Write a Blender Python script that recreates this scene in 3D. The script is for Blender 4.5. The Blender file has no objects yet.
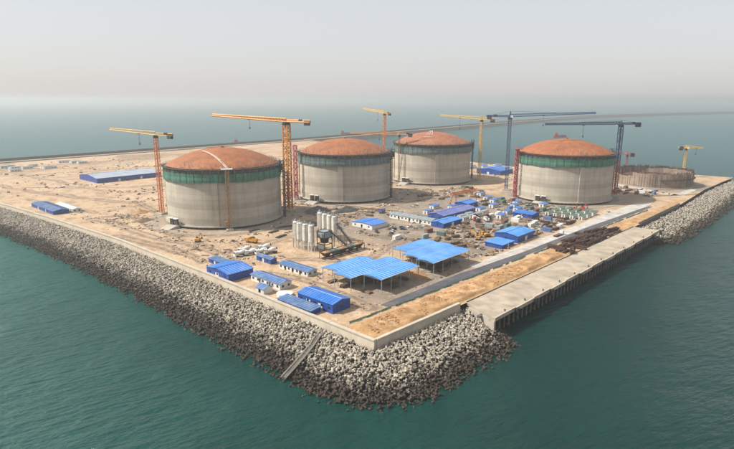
import bpy, math, random
import numpy as np
from mathutils import Vector, Matrix, Euler

random.seed(7); np.random.seed(7)
PI = math.pi
scene = bpy.context.scene
COL = scene.collection

# ------------------------------------------------------------------ camera, sky, sun, exposure
cam_d = bpy.data.cameras.new('camera'); cam = bpy.data.objects.new('camera', cam_d); COL.objects.link(cam)
cam.location = (-139.23, -123.86, 87.3)
cam.rotation_euler = (PI/2 - 0.2255, 0, math.radians(-47.5))
cam_d.sensor_width = 36; cam_d.lens = 549/734*36
cam_d.clip_start = 1; cam_d.clip_end = 120000
scene.camera = cam

SUN_EL = math.radians(46)
SUN_TRAVEL = Vector((0.725*math.cos(SUN_EL), -0.688*math.cos(SUN_EL), -math.sin(SUN_EL)))
world = bpy.data.worlds.new('World'); scene.world = world; world.use_nodes = True
wn = world.node_tree.nodes; wl = world.node_tree.links
bg = wn['Background']
sky = wn.new('ShaderNodeTexSky'); sky.sky_type = 'NISHITA'; sky.sun_disc = False
sky.sun_elevation = SUN_EL; sky.sun_rotation = math.atan2(-SUN_TRAVEL.x, -SUN_TRAVEL.y)
sky.air_density = 1.0; sky.dust_density = 2.5; sky.ozone_density = 1.0
# thin, even overcast veil over the clear sky
veil = wn.new('ShaderNodeMix'); veil.data_type = 'RGBA'; veil.inputs[0].default_value = 0.66
veil.inputs[7].default_value = (6.1, 6.0, 6.0, 1)
wl.new(sky.outputs[0], veil.inputs[6]); wl.new(veil.outputs[2], bg.inputs['Color'])
bg.inputs['Strength'].default_value = 0.10

sun_d = bpy.data.lights.new('sun', 'SUN'); sun_d.energy = 5.0; sun_d.angle = math.radians(0.8)
sun_d.color = (1.0, 0.94, 0.85)
sun = bpy.data.objects.new('sun', sun_d); COL.objects.link(sun)
sun.rotation_euler = SUN_TRAVEL.to_track_quat('-Z', 'Y').to_euler(); sun.location = (-300, 200, 400)

scene.view_settings.view_transform = 'Standard'; scene.view_settings.look = 'None'
scene.view_settings.exposure = 0.5; scene.view_settings.gamma = 1.0
scene.view_settings.use_curve_mapping = False
scene.render.engine = 'CYCLES'
scene.cycles.use_denoising = True
scene.cycles.max_bounces = 6; scene.cycles.diffuse_bounces = 3; scene.cycles.glossy_bounces = 3
scene.cycles.transmission_bounces = 3; scene.cycles.volume_bounces = 1

SEA = -8.0

# ------------------------------------------------------------------ materials
def nt(name):
    m = bpy.data.materials.new(name); m.use_nodes = True
    return m, m.node_tree.nodes, m.node_tree.links, m.node_tree.nodes['Principled BSDF']
def rgba(c): return (c[0], c[1], c[2], 1)
def noise(n, l, vec, scale, detail=4, rough=0.55):
    t = n.new('ShaderNodeTexNoise'); t.inputs['Scale'].default_value = scale
    t.inputs['Detail'].default_value = detail; t.inputs['Roughness'].default_value = rough
    if vec is not None: l.new(vec, t.inputs['Vector'])
    return t.outputs['Fac']
def ramp(n, l, fac, a, b, ca=0.0, cb=1.0):
    r = n.new('ShaderNodeMapRange'); r.inputs['From Min'].default_value = a; r.inputs['From Max'].default_value = b
    r.inputs['To Min'].default_value = ca; r.inputs['To Max'].default_value = cb
    r.clamp = True; l.new(fac, r.inputs['Value']); return r.outputs[0]
def mix(n, l, fac, a, b, mode='MIX'):
    x = n.new('ShaderNodeMix'); x.data_type = 'RGBA'; x.blend_type = mode
    if isinstance(fac, float): x.inputs[0].default_value = fac
    else: l.new(fac, x.inputs[0])
    for s, v in ((6, a), (7, b)):
        if isinstance(v, tuple): x.inputs[s].default_value = rgba(v)
        else: l.new(v, x.inputs[s])
    return x.outputs[2]
def math_(n, l, op, a, b=None):
    x = n.new('ShaderNodeMath'); x.operation = op
    for s, v in ((0, a), (1, b)):
        if v is None: continue
        if isinstance(v, (int, float)): x.inputs[s].default_value = v
        else: l.new(v, x.inputs[s])
    return x.outputs[0]
def pos(n): return n.new('ShaderNodeNewGeometry').outputs['Position']
def scaled(n, l, vec, s):
    x = n.new('ShaderNodeMapping'); x.inputs['Scale'].default_value = s; l.new(vec, x.inputs['Vector']); return x.outputs[0]
def bump(n, l, h, bs, strength, dist):
    b = n.new('ShaderNodeBump'); b.inputs['Strength'].default_value = strength; b.inputs['Distance'].default_value = dist
    l.new(h, b.inputs['Height']); l.new(b.outputs[0], bs.inputs['Normal'])

MATS = {}
def mat(name, c, var=0.25, scale=0.6, rough=0.75, metal=0.0, dirt=(0.25, 0.2, 0.15), dirt_amt=0.25, bmp=0.0, random_tone=0.0):
    """painted / weathered surface: tone noise plus patches of dust"""
    if name in MATS: return MATS[name]
    c = tuple(v*0.78 for v in c); dirt = tuple(v*0.78 for v in dirt)
    m, n, l, bs = nt(name)
    p = pos(n)
    f = noise(n, l, p, scale, 5)
    dark = tuple(v*(1-var) for v in c); lite = tuple(min(1, v*(1+var*0.6)) for v in c)
    col = mix(n, l, ramp(n, l, f, 0.3, 0.7), dark, lite)
    f2 = noise(n, l, p, scale*0.31+0.02, 6, 0.65)
    col = mix(n, l, ramp(n, l, f2, 0.48, 0.72, 0, dirt_amt), col, dirt)
    if random_tone:
        oi = n.new('ShaderNodeObjectInfo').outputs['Random']
        k = n.new('ShaderNodeMapRange'); k.inputs['To Min'].default_value = 1-random_tone; k.inputs['To Max'].default_value = 1+random_tone*0.5
        l.new(oi, k.inputs['Value'])
        h = n.new('ShaderNodeHueSaturation'); l.new(col, h.inputs['Color']); l.new(k.outputs[0], h.inputs['Value']); col = h.outputs[0]
    l.new(col, bs.inputs['Base Color'])
    bs.inputs['Roughness'].default_value = rough; bs.inputs['Metallic'].default_value = metal
    if bmp: bump(n, l, noise(n, l, p, scale*4, 4), bs, bmp, 0.1)
    MATS[name] = m
    return m

M_white = mat('white_paint', (0.80, 0.79, 0.75), 0.12, 0.5, 0.6)
M_silo = mat('silo_paint', (0.80, 0.78, 0.71), 0.18, 0.7, 0.5, dirt=(0.35, 0.28, 0.2), dirt_amt=0.5)
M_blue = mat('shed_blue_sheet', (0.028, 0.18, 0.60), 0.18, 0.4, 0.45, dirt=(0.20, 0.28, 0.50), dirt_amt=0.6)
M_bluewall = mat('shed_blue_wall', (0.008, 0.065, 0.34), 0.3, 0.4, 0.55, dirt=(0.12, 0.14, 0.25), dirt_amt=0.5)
M_skyblue = mat('canopy_blue_sheet', (0.060, 0.275, 0.70), 0.25, 0.18, 0.42, dirt=(0.15, 0.40, 0.70), dirt_amt=0.7)
M_bluegrey = mat('weathered_blue_sheet', (0.09, 0.19, 0.40), 0.3, 0.35, 0.6, dirt=(0.3, 0.33, 0.38), dirt_amt=0.6)
M_violet = mat('faded_violet_sheet', (0.13, 0.16, 0.42), 0.2, 0.3, 0.6, dirt=(0.3, 0.3, 0.42), dirt_amt=0.5)
M_greysheet = mat('grey_sheet', (0.30, 0.36, 0.38), 0.25, 0.5, 0.6)
M_glass = mat('window_glass', (0.03, 0.04, 0.05), 0.2, 0.8, 0.2, dirt_amt=0.0)
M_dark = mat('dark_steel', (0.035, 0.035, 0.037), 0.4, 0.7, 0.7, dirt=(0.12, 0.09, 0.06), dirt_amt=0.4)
M_rubber = mat('rubber', (0.018, 0.018, 0.018), 0.3, 0.9, 0.85, dirt_amt=0.2)
M_rust = mat('rusty_steel', (0.085, 0.038, 0.026), 0.5, 0.9, 0.85, dirt=(0.16, 0.08, 0.05), dirt_amt=0.5, random_tone=0.45)
M_brown = mat('brown_timber', (0.19, 0.12, 0.075), 0.4, 0.8, 0.85, random_tone=0.4)
M_yellow = mat('crane_yellow', (0.66, 0.40, 0.07), 0.15, 0.3, 0.5, dirt_amt=0.15)
M_orange = mat('crane_orange', (0.62, 0.17, 0.03), 0.15, 0.3, 0.5, dirt_amt=0.15)
M_red = mat('hoist_red', (0.52, 0.045, 0.05), 0.3, 0.4, 0.55, dirt=(0.12, 0.14, 0.25), dirt_amt=0.5)
M_craneblue = mat('crane_blue', (0.035, 0.075, 0.17), 0.2, 0.3, 0.5, dirt_amt=0.1)
M_cranered = mat('mast_red', (0.40, 0.075, 0.05), 0.2, 0.3, 0.6, dirt_amt=0.2)
M_mach = mat('machine_yellow', (0.62, 0.30, 0.03), 0.2, 0.7, 0.5, dirt_amt=0.35)
M_green = mat('green_sheet', (0.06, 0.17, 0.12), 0.3, 0.5, 0.6, dirt_amt=0.35)
M_greennet = mat('green_net', (0.16, 0.34, 0.22), 0.3, 0.5, 0.8, dirt=(0.2, 0.25, 0.18), dirt_amt=0.5)
M_conc = mat('fresh_concrete', (0.47, 0.43, 0.36), 0.18, 0.25, 0.85, dirt=(0.33, 0.27, 0.2), dirt_amt=0.5, bmp=0.3)
M_conclight = mat('seawall_concrete', (0.56, 0.49, 0.385), 0.14, 0.22, 0.85, dirt=(0.38, 0.31, 0.22), dirt_amt=0.5, bmp=0.3)
M_quay = mat('quay_concrete', (0.46, 0.39, 0.30), 0.26, 0.16, 0.88, dirt=(0.23, 0.19, 0.14), dirt_amt=0.8, bmp=0.3)
M_pile = mat('pile_concrete', (0.16, 0.14, 0.12), 0.35, 0.5, 0.85)
M_road = mat('pale_concrete_road', (0.55, 0.52, 0.48), 0.22, 0.2, 0.9, dirt=(0.30, 0.25, 0.20), dirt_amt=0.8)
M_asph = mat('asphalt_road', (0.085, 0.085, 0.105), 0.3, 0.15, 0.9, dirt=(0.25, 0.21, 0.17), dirt_amt=0.45)
M_gravelroad = mat('gravel_road', (0.34, 0.29, 0.23), 0.25, 0.2, 0.95, dirt=(0.45, 0.36, 0.26), dirt_amt=0.7, bmp=0.5)
M_gravel = mat('grey_gravel', (0.13, 0.125, 0.12), 0.3, 0.5, 0.95, bmp=0.8)
M_sandpile = mat('orange_sand', (0.42, 0.22, 0.10), 0.25, 0.4, 0.95, dirt=(0.5, 0.33, 0.19), dirt_amt=0.5, bmp=0.7)
M_tarp = mat('dark_tarp', (0.05, 0.055, 0.06), 0.4, 0.3, 0.8)
M_bank = mat('gap_shade_core_rock', (0.026, 0.021, 0.017), 0.5, 0.8, 0.9, dirt=(0.05, 0.04, 0.03), dirt_amt=0.5, bmp=1.0)  # shade of the gaps between armour blocks put into the rock colour
M_causeway = mat('causeway_rock', (0.06, 0.055, 0.052), 0.4, 0.06, 0.95, dirt=(0.13, 0.11, 0.09), dirt_amt=0.5)
M_hull = mat('red_hull', (0.45, 0.035, 0.03), 0.15, 0.1, 0.5)

def make_block_mat():
    m, n, l, bs = nt('armour_concrete')
    p = pos(n)
    f = noise(n, l, p, 0.55, 3)
    col = mix(n, l, ramp(n, l, f, 0.32, 0.68), (0.17, 0.145, 0.115), (0.45, 0.40, 0.325))
    sep = n.new('ShaderNodeSeparateXYZ'); l.new(p, sep.inputs[0])
    z = math_(n, l, 'ADD', sep.outputs['Z'], math_(n, l, 'MULTIPLY', noise(n, l, p, 0.12, 5), 2.6))
    z = math_(n, l, 'ADD', z, math_(n, l, 'MULTIPLY', noise(n, l, p, 0.75, 2), 2.6)); wet = ramp(n, l, z, -3.4, -1.9, 1.0, 0.0)
    alg = mix(n, l, ramp(n, l, noise(n, l, p, 0.9, 3), 0.35, 0.65), (0.012, 0.009, 0.006), (0.060, 0.044, 0.030))
    col = mix(n, l, wet, col, alg)
    l.new(col, bs.inputs['Base Color']); bs.inputs['Roughness'].default_value = 0.85
    return m
M_block = make_block_mat()

def make_tank_mat(name, base):
    m, n, l, bs = nt(name)
    tc = n.new('ShaderNodeTexCoord').outputs['Object']
    sep = n.new('ShaderNodeSeparateXYZ'); l.new(tc, sep.inputs[0])
    streak = noise(n, l, scaled(n, l, tc, (0.45, 0.45, 0.02)), 1.0, 5, 0.7)
    blot = noise(n, l, tc, 0.09, 5)
    lo = tuple(v*0.66 for v in base); hi = tuple(v*1.12 for v in base)
    col = mix(n, l, ramp(n, l, blot, 0.3, 0.7), tuple(v*0.84 for v in base), hi)
    col = mix(n, l, ramp(n, l, streak, 0.48, 0.72, 0, 0.65), col, lo)
    # formwork lifts: each pour a slightly different tone, dark joint lines
    lift = math_(n, l, 'DIVIDE', sep.outputs['Z'], 3.4)
    fr = math_(n, l, 'FRACT', lift); fl = math_(n, l, 'FLOOR', lift)
    wn_ = n.new('ShaderNodeTexWhiteNoise'); wn_.noise_dimensions = '1D'; l.new(fl, wn_.inputs['W'])
    hsv = n.new('ShaderNodeHueSaturation'); l.new(col, hsv.inputs['Color'])
    l.new(ramp(n, l, wn_.outputs['Value'], 0, 1, 0.84, 1.1), hsv.inputs['Value'])
    joint = math_(n, l, 'LESS_THAN', fr, 0.06)
    # panel verticals
    ang = math_(n, l, 'ARCTAN2', sep.outputs['Y'], sep.outputs['X'])
    pf = math_(n, l, 'FRACT', math_(n, l, 'MULTIPLY', ang, 72/(2*PI)))
    vj = math_(n, l, 'LESS_THAN', pf, 0.05)
    j = math_(n, l, 'MAXIMUM', joint, math_(n, l, 'MULTIPLY', vj, 0.5))
    col = mix(n, l, math_(n, l, 'MULTIPLY', j, 0.32), hsv.outputs[0], (0.16, 0.14, 0.12))
    l.new(col, bs.inputs['Base Color']); bs.inputs['Roughness'].default_value = 0.85
    bump(n, l, math_(n, l, 'SUBTRACT', math_(n, l, 'MULTIPLY', streak, 0.4), j), bs, 0.4, 0.08)
    return m
M_tankwall = make_tank_mat('tank_concrete', (0.385, 0.345, 0.28))

def make_dome_mat(name, c):
    m, n, l, bs = nt(name)
    tc = n.new('ShaderNodeTexCoord').outputs['Object']
    sep = n.new('ShaderNodeSeparateXYZ'); l.new(tc, sep.inputs[0])
    f = noise(n, l, tc, 0.12, 6, 0.65); g = noise(n, l, tc, 0.7, 4)
    col = mix(n, l, ramp(n, l, f, 0.3, 0.7), tuple(v*0.62 for v in c), tuple(v*1.28 for v in c))
    col = mix(n, l, ramp(n, l, g, 0.52, 0.70, 0, 0.65), col, (c[0]*0.5, c[1]*0.55, c[2]*0.7))
    ang = math_(n, l, 'ARCTAN2', sep.outputs['Y'], sep.outputs['X'])
    a = math_(n, l, 'FRACT', math_(n, l, 'MULTIPLY', ang, 36/(2*PI)))
    rad = math_(n, l, 'SQRT', math_(n, l, 'ADD', math_(n, l, 'POWER', sep.outputs['X'], 2), math_(n, l, 'POWER', sep.outputs['Y'], 2)))
    r = math_(n, l, 'FRACT', math_(n, l, 'DIVIDE', rad, 6.8))
    j = math_(n, l, 'MAXIMUM', math_(n, l, 'LESS_THAN', a, 0.07), math_(n, l, 'LESS_THAN', r, 0.06))
    col = mix(n, l, math_(n, l, 'MULTIPLY', j, 0.4), col, tuple(v*0.45 for v in c))
    l.new(col, bs.inputs['Base Color']); bs.inputs['Roughness'].default_value = 0.7
    bump(n, l, j, bs, 0.5, 0.12)
    return m
M_dome = make_dome_mat('primed_dome_steel', (0.285, 0.096, 0.030))
M_dome_pale = make_dome_mat('haze_tinted_dome_steel', (0.30, 0.112, 0.052))  # paler pink of the distance haze put into the dome colour

def make_net_mat(name, c):
    m, n, l, bs = nt(name)
    tc = n.new('ShaderNodeTexCoord').outputs['Object']
    s = noise(n, l, scaled(n, l, tc, (0.5, 0.5, 0.06)), 1.0, 4, 0.7); f = noise(n, l, tc, 0.16, 5)
    col = mix(n, l, ramp(n, l, s, 0.35, 0.65), tuple(v*0.5 for v in c), tuple(v*1.3 for v in c))
    col = mix(n, l, ramp(n, l, f, 0.5, 0.7, 0, 0.45), col, tuple(0.5*v+0.1 for v in c))
    l.new(col, bs.inputs['Base Color']); bs.inputs['Roughness'].default_value = 0.9
    bump(n, l, s, bs, 0.6, 0.2)
    return m
M_netgreen = make_net_mat('green_safety_net', (0.042, 0.155, 0.105))
M_netslate = make_net_mat('slate_safety_net', (0.095, 0.145, 0.14))

def make_ground_mat():
    m, n, l, bs = nt('site_ground')
    p = pos(n)
    at = n.new('ShaderNodeVertexColor'); at.layer_name = 'zone'
    sep = n.new('ShaderNodeSeparateColor'); l.new(at.outputs['Color'], sep.inputs[0])
    big = noise(n, l, p, 0.012, 6, 0.6); midf = noise(n, l, p, 0.07, 6, 0.65); fine = noise(n, l, p, 0.5, 5, 0.6)
    col = mix(n, l, ramp(n, l, big, 0.35, 0.65), (0.335, 0.228, 0.138), (0.465, 0.335, 0.215))
    col = mix(n, l, ramp(n, l, midf, 0.5, 0.68, 0, 0.85), col, (0.19, 0.125, 0.078))
    col = mix(n, l, ramp(n, l, midf, 0.46, 0.28, 0, 0.75), col, (0.50, 0.395, 0.28))
    # orange sand bank
    orange = mix(n, l, ramp(n, l, noise(n, l, p, 0.16, 5), 0.35, 0.65), (0.25, 0.135, 0.05), (0.45, 0.275, 0.125))
    col = mix(n, l, sep.outputs[0], col, orange)
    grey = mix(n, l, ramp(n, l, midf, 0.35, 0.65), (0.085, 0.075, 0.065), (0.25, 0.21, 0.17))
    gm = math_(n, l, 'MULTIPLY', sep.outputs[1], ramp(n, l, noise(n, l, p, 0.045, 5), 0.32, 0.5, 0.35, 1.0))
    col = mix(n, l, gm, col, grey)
    dk = math_(n, l, 'MULTIPLY', sep.outputs[2], ramp(n, l, fine, 0.3, 0.6, 0.3, 0.85))
    col = mix(n, l, dk, col, (0.10, 0.075, 0.055))
    col = mix(n, l, ramp(n, l, fine, 0.54, 0.68, 0, 0.6), col, (0.15, 0.105, 0.07))
    col = mix(n, l, ramp(n, l, noise(n, l, p, 0.28, 4, 0.6), 0.44, 0.3, 0, 0.55), col, (0.50, 0.41, 0.30))
    l.new(col, bs.inputs['Base Color']); bs.inputs['Roughness'].default_value = 0.95
    h = math_(n, l, 'ADD', midf, math_(n, l, 'MULTIPLY', fine, 0.35))
    bump(n, l, h, bs, 0.9, 0.9)
    return m
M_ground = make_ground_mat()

def make_sea_mat():
    m, n, l, bs = nt('sea_water')
    p = pos(n)
    big = noise(n, l, scaled(n, l, p, (0.004, 0.007, 0.005)), 1.0, 4)
    col = mix(n, l, ramp(n, l, big, 0.35, 0.65), (0.004, 0.068, 0.056), (0.007, 0.092, 0.075))
    # brighter green water west of the island, darker water to the south
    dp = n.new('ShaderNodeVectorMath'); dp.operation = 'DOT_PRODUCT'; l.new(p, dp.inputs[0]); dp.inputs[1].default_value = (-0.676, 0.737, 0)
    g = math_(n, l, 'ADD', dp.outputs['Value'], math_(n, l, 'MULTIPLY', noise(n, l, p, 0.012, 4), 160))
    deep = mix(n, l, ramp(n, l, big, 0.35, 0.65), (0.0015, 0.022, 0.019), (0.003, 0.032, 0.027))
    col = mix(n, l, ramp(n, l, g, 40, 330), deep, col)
    ds = n.new('ShaderNodeVectorMath'); ds.operation = 'LENGTH'; l.new(p, ds.inputs[0])
    col = mix(n, l, ramp(n, l, ds.outputs['Value'], 350, 1100), col, (0.006, 0.070, 0.078))
    n.remove(bs)
    df = n.new('ShaderNodeBsdfDiffuse'); l.new(col, df.inputs['Color'])
    gl = n.new('ShaderNodeBsdfGlossy'); gl.inputs['Roughness'].default_value = 0.14; gl.inputs['Color'].default_value = (0.88, 0.97, 1.0, 1)
    fre = n.new('ShaderNodeFresnel'); fre.inputs['IOR'].default_value = 1.33
    ms = n.new('ShaderNodeMixShader'); l.new(math_(n, l, 'MINIMUM', math_(n, l, 'MULTIPLY', fre.outputs[0], 0.8), 0.72), ms.inputs[0])
    l.new(df.outputs[0], ms.inputs[1]); l.new(gl.outputs[0], ms.inputs[2]); l.new(ms.outputs[0], n['Material Output'].inputs['Surface'])
    rot = n.new('ShaderNodeMapping'); rot.inputs['Rotation'].default_value = (0, 0, math.radians(20)); l.new(p, rot.inputs['Vector'])
    w1 = noise(n, l, scaled(n, l, rot.outputs[0], (0.10, 0.30, 0.2)), 1.0, 6, 0.6)
    w2 = noise(n, l, scaled(n, l, p, (0.03, 0.05, 0.03)), 1.0, 4, 0.55)
    h = math_(n, l, 'ADD', w1, math_(n, l, 'MULTIPLY', w2, 1.6))
    bp = n.new('ShaderNodeBump'); bp.inputs['Strength'].default_value = 1.0; bp.inputs['Distance'].default_value = 2.4; l.new(h, bp.inputs['Height'])
    for q in (df, gl, fre): l.new(bp.outputs[0], q.inputs['Normal'])
    return m
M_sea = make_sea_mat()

# ------------------------------------------------------------------ mesh builder
class MB:
    def __init__(s): s.v = []; s.f = []
    def add(s, vs, fs):
        o = len(s.v); s.v += [tuple(x) for x in vs]; s.f += [tuple(i+o for i in f) for f in fs]; return s
    def box(s, c, d, rz=0.0, top=1.0):
        hx, hy, hz = d[0]/2, d[1]/2, d[2]/2; ca, sa = math.cos(rz), math.sin(rz); vs = []
        for z, k in ((-hz, 1), (hz, top)):
            for x, y in ((-hx, -hy), (hx, -hy), (hx, hy), (-hx, hy)):
                x *= k; y *= k
                vs.append((c[0]+x*ca-y*sa, c[1]+x*sa+y*ca, c[2]+z))
        return s.add(vs, [(3, 2, 1, 0), (4, 5, 6, 7), (0, 1, 5, 4), (1, 2, 6, 5), (2, 3, 7, 6), (3, 0, 4, 7)])
    def cyl(s, p, q, r0, r1=None, n=10, caps=True):
        p = Vector(p); q = Vector(q); r1 = r0 if r1 is None else r1
        d = (q-p).normalized(); a = d.orthogonal().normalized() if abs(d.z) < 0.999 else Vector((1, 0, 0)); b = d.cross(a)
        vs = []
        for c, r in ((p, r0), (q, r1)):
            for i in range(n):
                t = 2*PI*(i+0.5)/n; vs.append(c + a*(r*math.cos(t)) + b*(r*math.sin(t)))
        fs = [(i, (i+1) % n, n+(i+1) % n, n+i) for i in range(n)]
        if caps: fs += [tuple(range(n-1, -1, -1)), tuple(range(n, 2*n))]
        return s.add(vs, fs)
    def bar(s, p, q, w): return s.cyl(p, q, w*0.7071, None, 4, True)
    def prism(s, poly, z0, z1):
        n = len(poly)
        vs = [(x, y, z0) for x, y in poly] + [(x, y, z1) for x, y in poly]
        a = sum(poly[i][0]*poly[(i+1) % n][1]-poly[(i+1) % n][0]*poly[i][1] for i in range(n))
        fs = [tuple(range(n-1, -1, -1)), tuple(range(n, 2*n))] + [(i, (i+1) % n, n+(i+1) % n, n+i) for i in range(n)]
        if a < 0: fs = [tuple(reversed(f)) for f in fs]
        return s.add(vs, fs)
    def extr(s, prof, a0, a1, axis):
        """profile of (across, z) points run along axis 'x' or 'y' from a0 to a1"""
        n = len(prof); vs = []
        for a in (a0, a1):
            for u, z in prof: vs.append((a, u, z) if axis == 'x' else (u, a, z))
        fs = [tuple(range(n)), tuple(range(2*n-1, n-1, -1))] + [(i, n+i, n+(i+1) % n, (i+1) % n) for i in range(n)]
        return s.add(vs, fs)
    def lathe(s, prof, n, a0=0.0, a1=2*PI, closed=True):
        """profile of (r, z) points turned about z"""
        k = len(prof); vs = []; fs = []
        m = n if closed else n+1
        for i in range(m):
            t = a0+(a1-a0)*i/n; c, q = math.cos(t), math.sin(t)
            vs += [(r*c, r*q, z) for r, z in prof]
        for i in range(n):
            j = (i+1) % m
            for h in range(k-1): fs.append((i*k+h, j*k+h, j*k+h+1, i*k+h+1))
        return s.add(vs, fs)
    def mesh(s, name, smooth=False):
        me = bpy.data.meshes.new(name); me.from_pydata(s.v, [], s.f); me.update()
        if smooth: me.shade_smooth()
        return me
    def build(s, name, m, parent=None, loc=(0, 0, 0), rz=0.0, smooth=False):
        return put(name, s.mesh(name, smooth), m, parent, loc, rz)

def put(name, me, m=None, parent=None, loc=(0, 0, 0), rz=0.0):
    if m is not None and not me.materials: me.materials.append(m)
    o = bpy.data.objects.new(name, me); COL.objects.link(o)
    o.location = loc; o.rotation_euler = (0, 0, rz)
    if parent is not None: o.parent = parent
    return o
def tag(o, label=None, cat=None, group=None, kind=None):
    if label: o['label'] = label
    if cat: o['category'] = cat
    if group: o['group'] = group
    if kind: o['kind'] = kind
    return o
def thing(name, label, cat, loc=(0, 0, 0), rz=0.0, group=None):
    o = bpy.data.objects.new(name, None); COL.objects.link(o); o.location = loc; o.rotation_euler = (0, 0, rz)
    o.empty_display_size = 2
    return tag(o, label, cat, group)
def dup(root, loc, rz, label=None, group=None, scale=None):
    r = root.copy(); COL.objects.link(r); r.location = loc; r.rotation_euler = (0, 0, rz)
    if scale: r.scale = (scale, scale, scale)
    if label: r['label'] = label
    if group: r['group'] = group
    for ch in list(root.children):
        c = ch.copy(); COL.objects.link(c); c.parent = r
        for g in list(ch.children):
            d = g.copy(); COL.objects.link(d); d.parent = c
    return r

# ------------------------------------------------------------------ shoreline
def interp(v, xs, ys): return np.interp(v, xs, ys)
LY = [0, 120, 220, 320, 413, 765]; LX = [0, 2, 2, -4, -12, -45]
BX = [0, 57, 272, 373, 480, 600]; BY = [0, -2.6, -9.5, -11.2, -8, -12]
RY = [-12, 40, 100, 220, 276, 420, 600, 765]; RX = [600, 592, 590, 520, 528, 560, 620, 655]
def XL(y): return interp(y, LY, LX)
def XR(y): return interp(y, RY, RX)
def YB(x): return interp(x, BX, BY)
YT = 765.0

TANKS = [(87.8, 228.6), (215.9, 229.0), (352.0, 230.0), (344.6, 78.7), (486.0, 42.0)]

def seg_dist(x, y, pts):
    d = np.full(x.shape, 1e9)
    for (ax, ay), (bx, by) in zip(pts[:-1], pts[1:]):
        vx, vy = bx-ax, by-ay; t = np.clip(((x-ax)*vx+(y-ay)*vy)/(vx*vx+vy*vy), 0, 1)
        d = np.minimum(d, np.hypot(x-ax-t*vx, y-ay-t*vy))
    return d
def vnoise(x, y, s, seed):
    """smooth value noise"""
    rs = np.random.RandomState(seed); g = rs.rand(256, 256)
    u = x/s+1000; v = y/s+1000; i = np.floor(u).astype(int); j = np.floor(v).astype(int); a = u-i; b = v-j
    a = a*a*(3-2*a); b = b*b*(3-2*b)
    G = lambda p, q: g[p % 256, q % 256]
    return (G(i, j)*(1-a)*(1-b)+G(i+1, j)*a*(1-b)+G(i, j+1)*(1-a)*b+G(i+1, j+1)*a*b)

FLAT = [(-2, 320, 30, 395), (85, 465, 172, 530), (425, 180, 475, 232), (-45, 600, 200, 700)]
def smooth(e0, e1, v):
    t = np.clip((v-e0)/(e1-e0), 0, 1); return t*t*(3-2*t)
def strip_mask(x, y):
    b = y-YB(x)
    return smooth(1.6, 3.5, b)*(1-smooth(13.0, 17.0, y+0.056*x))*(1-smooth(150, 165, x))*smooth(2, 6, x)
def ground_h(x, y):
    n1 = vnoise(x, y, 9, 1); n2 = vnoise(x, y, 3.5, 2); n3 = vnoise(x, y, 30, 3)
    h = 0.05*(n2-0.5)
    h = h+strip_mask(x, y)*(0.2+1.5*n1*smooth(0.3, 0.75, n3+0.1)+0.5*n2)
    plain = smooth(290, 330, y)+(1-smooth(28, 40, x))*smooth(128, 145, y)*smooth(6, 14, x-XL(y))
    plain = np.clip(plain, 0, 1)*smooth(4, 12, x-XL(y))*(1-smooth(735, 755, y))
    for a, b, c, d in FLAT:
        inside = smooth(-8, 0, np.minimum(np.minimum(x-a, c-x), np.minimum(y-b, d-y))); plain = plain*(1-inside)
    h = h+plain*(1.1*(n1*n3)+0.5*(n2-0.5)*smooth(0.4, 0.7, n3))
    return h

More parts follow.
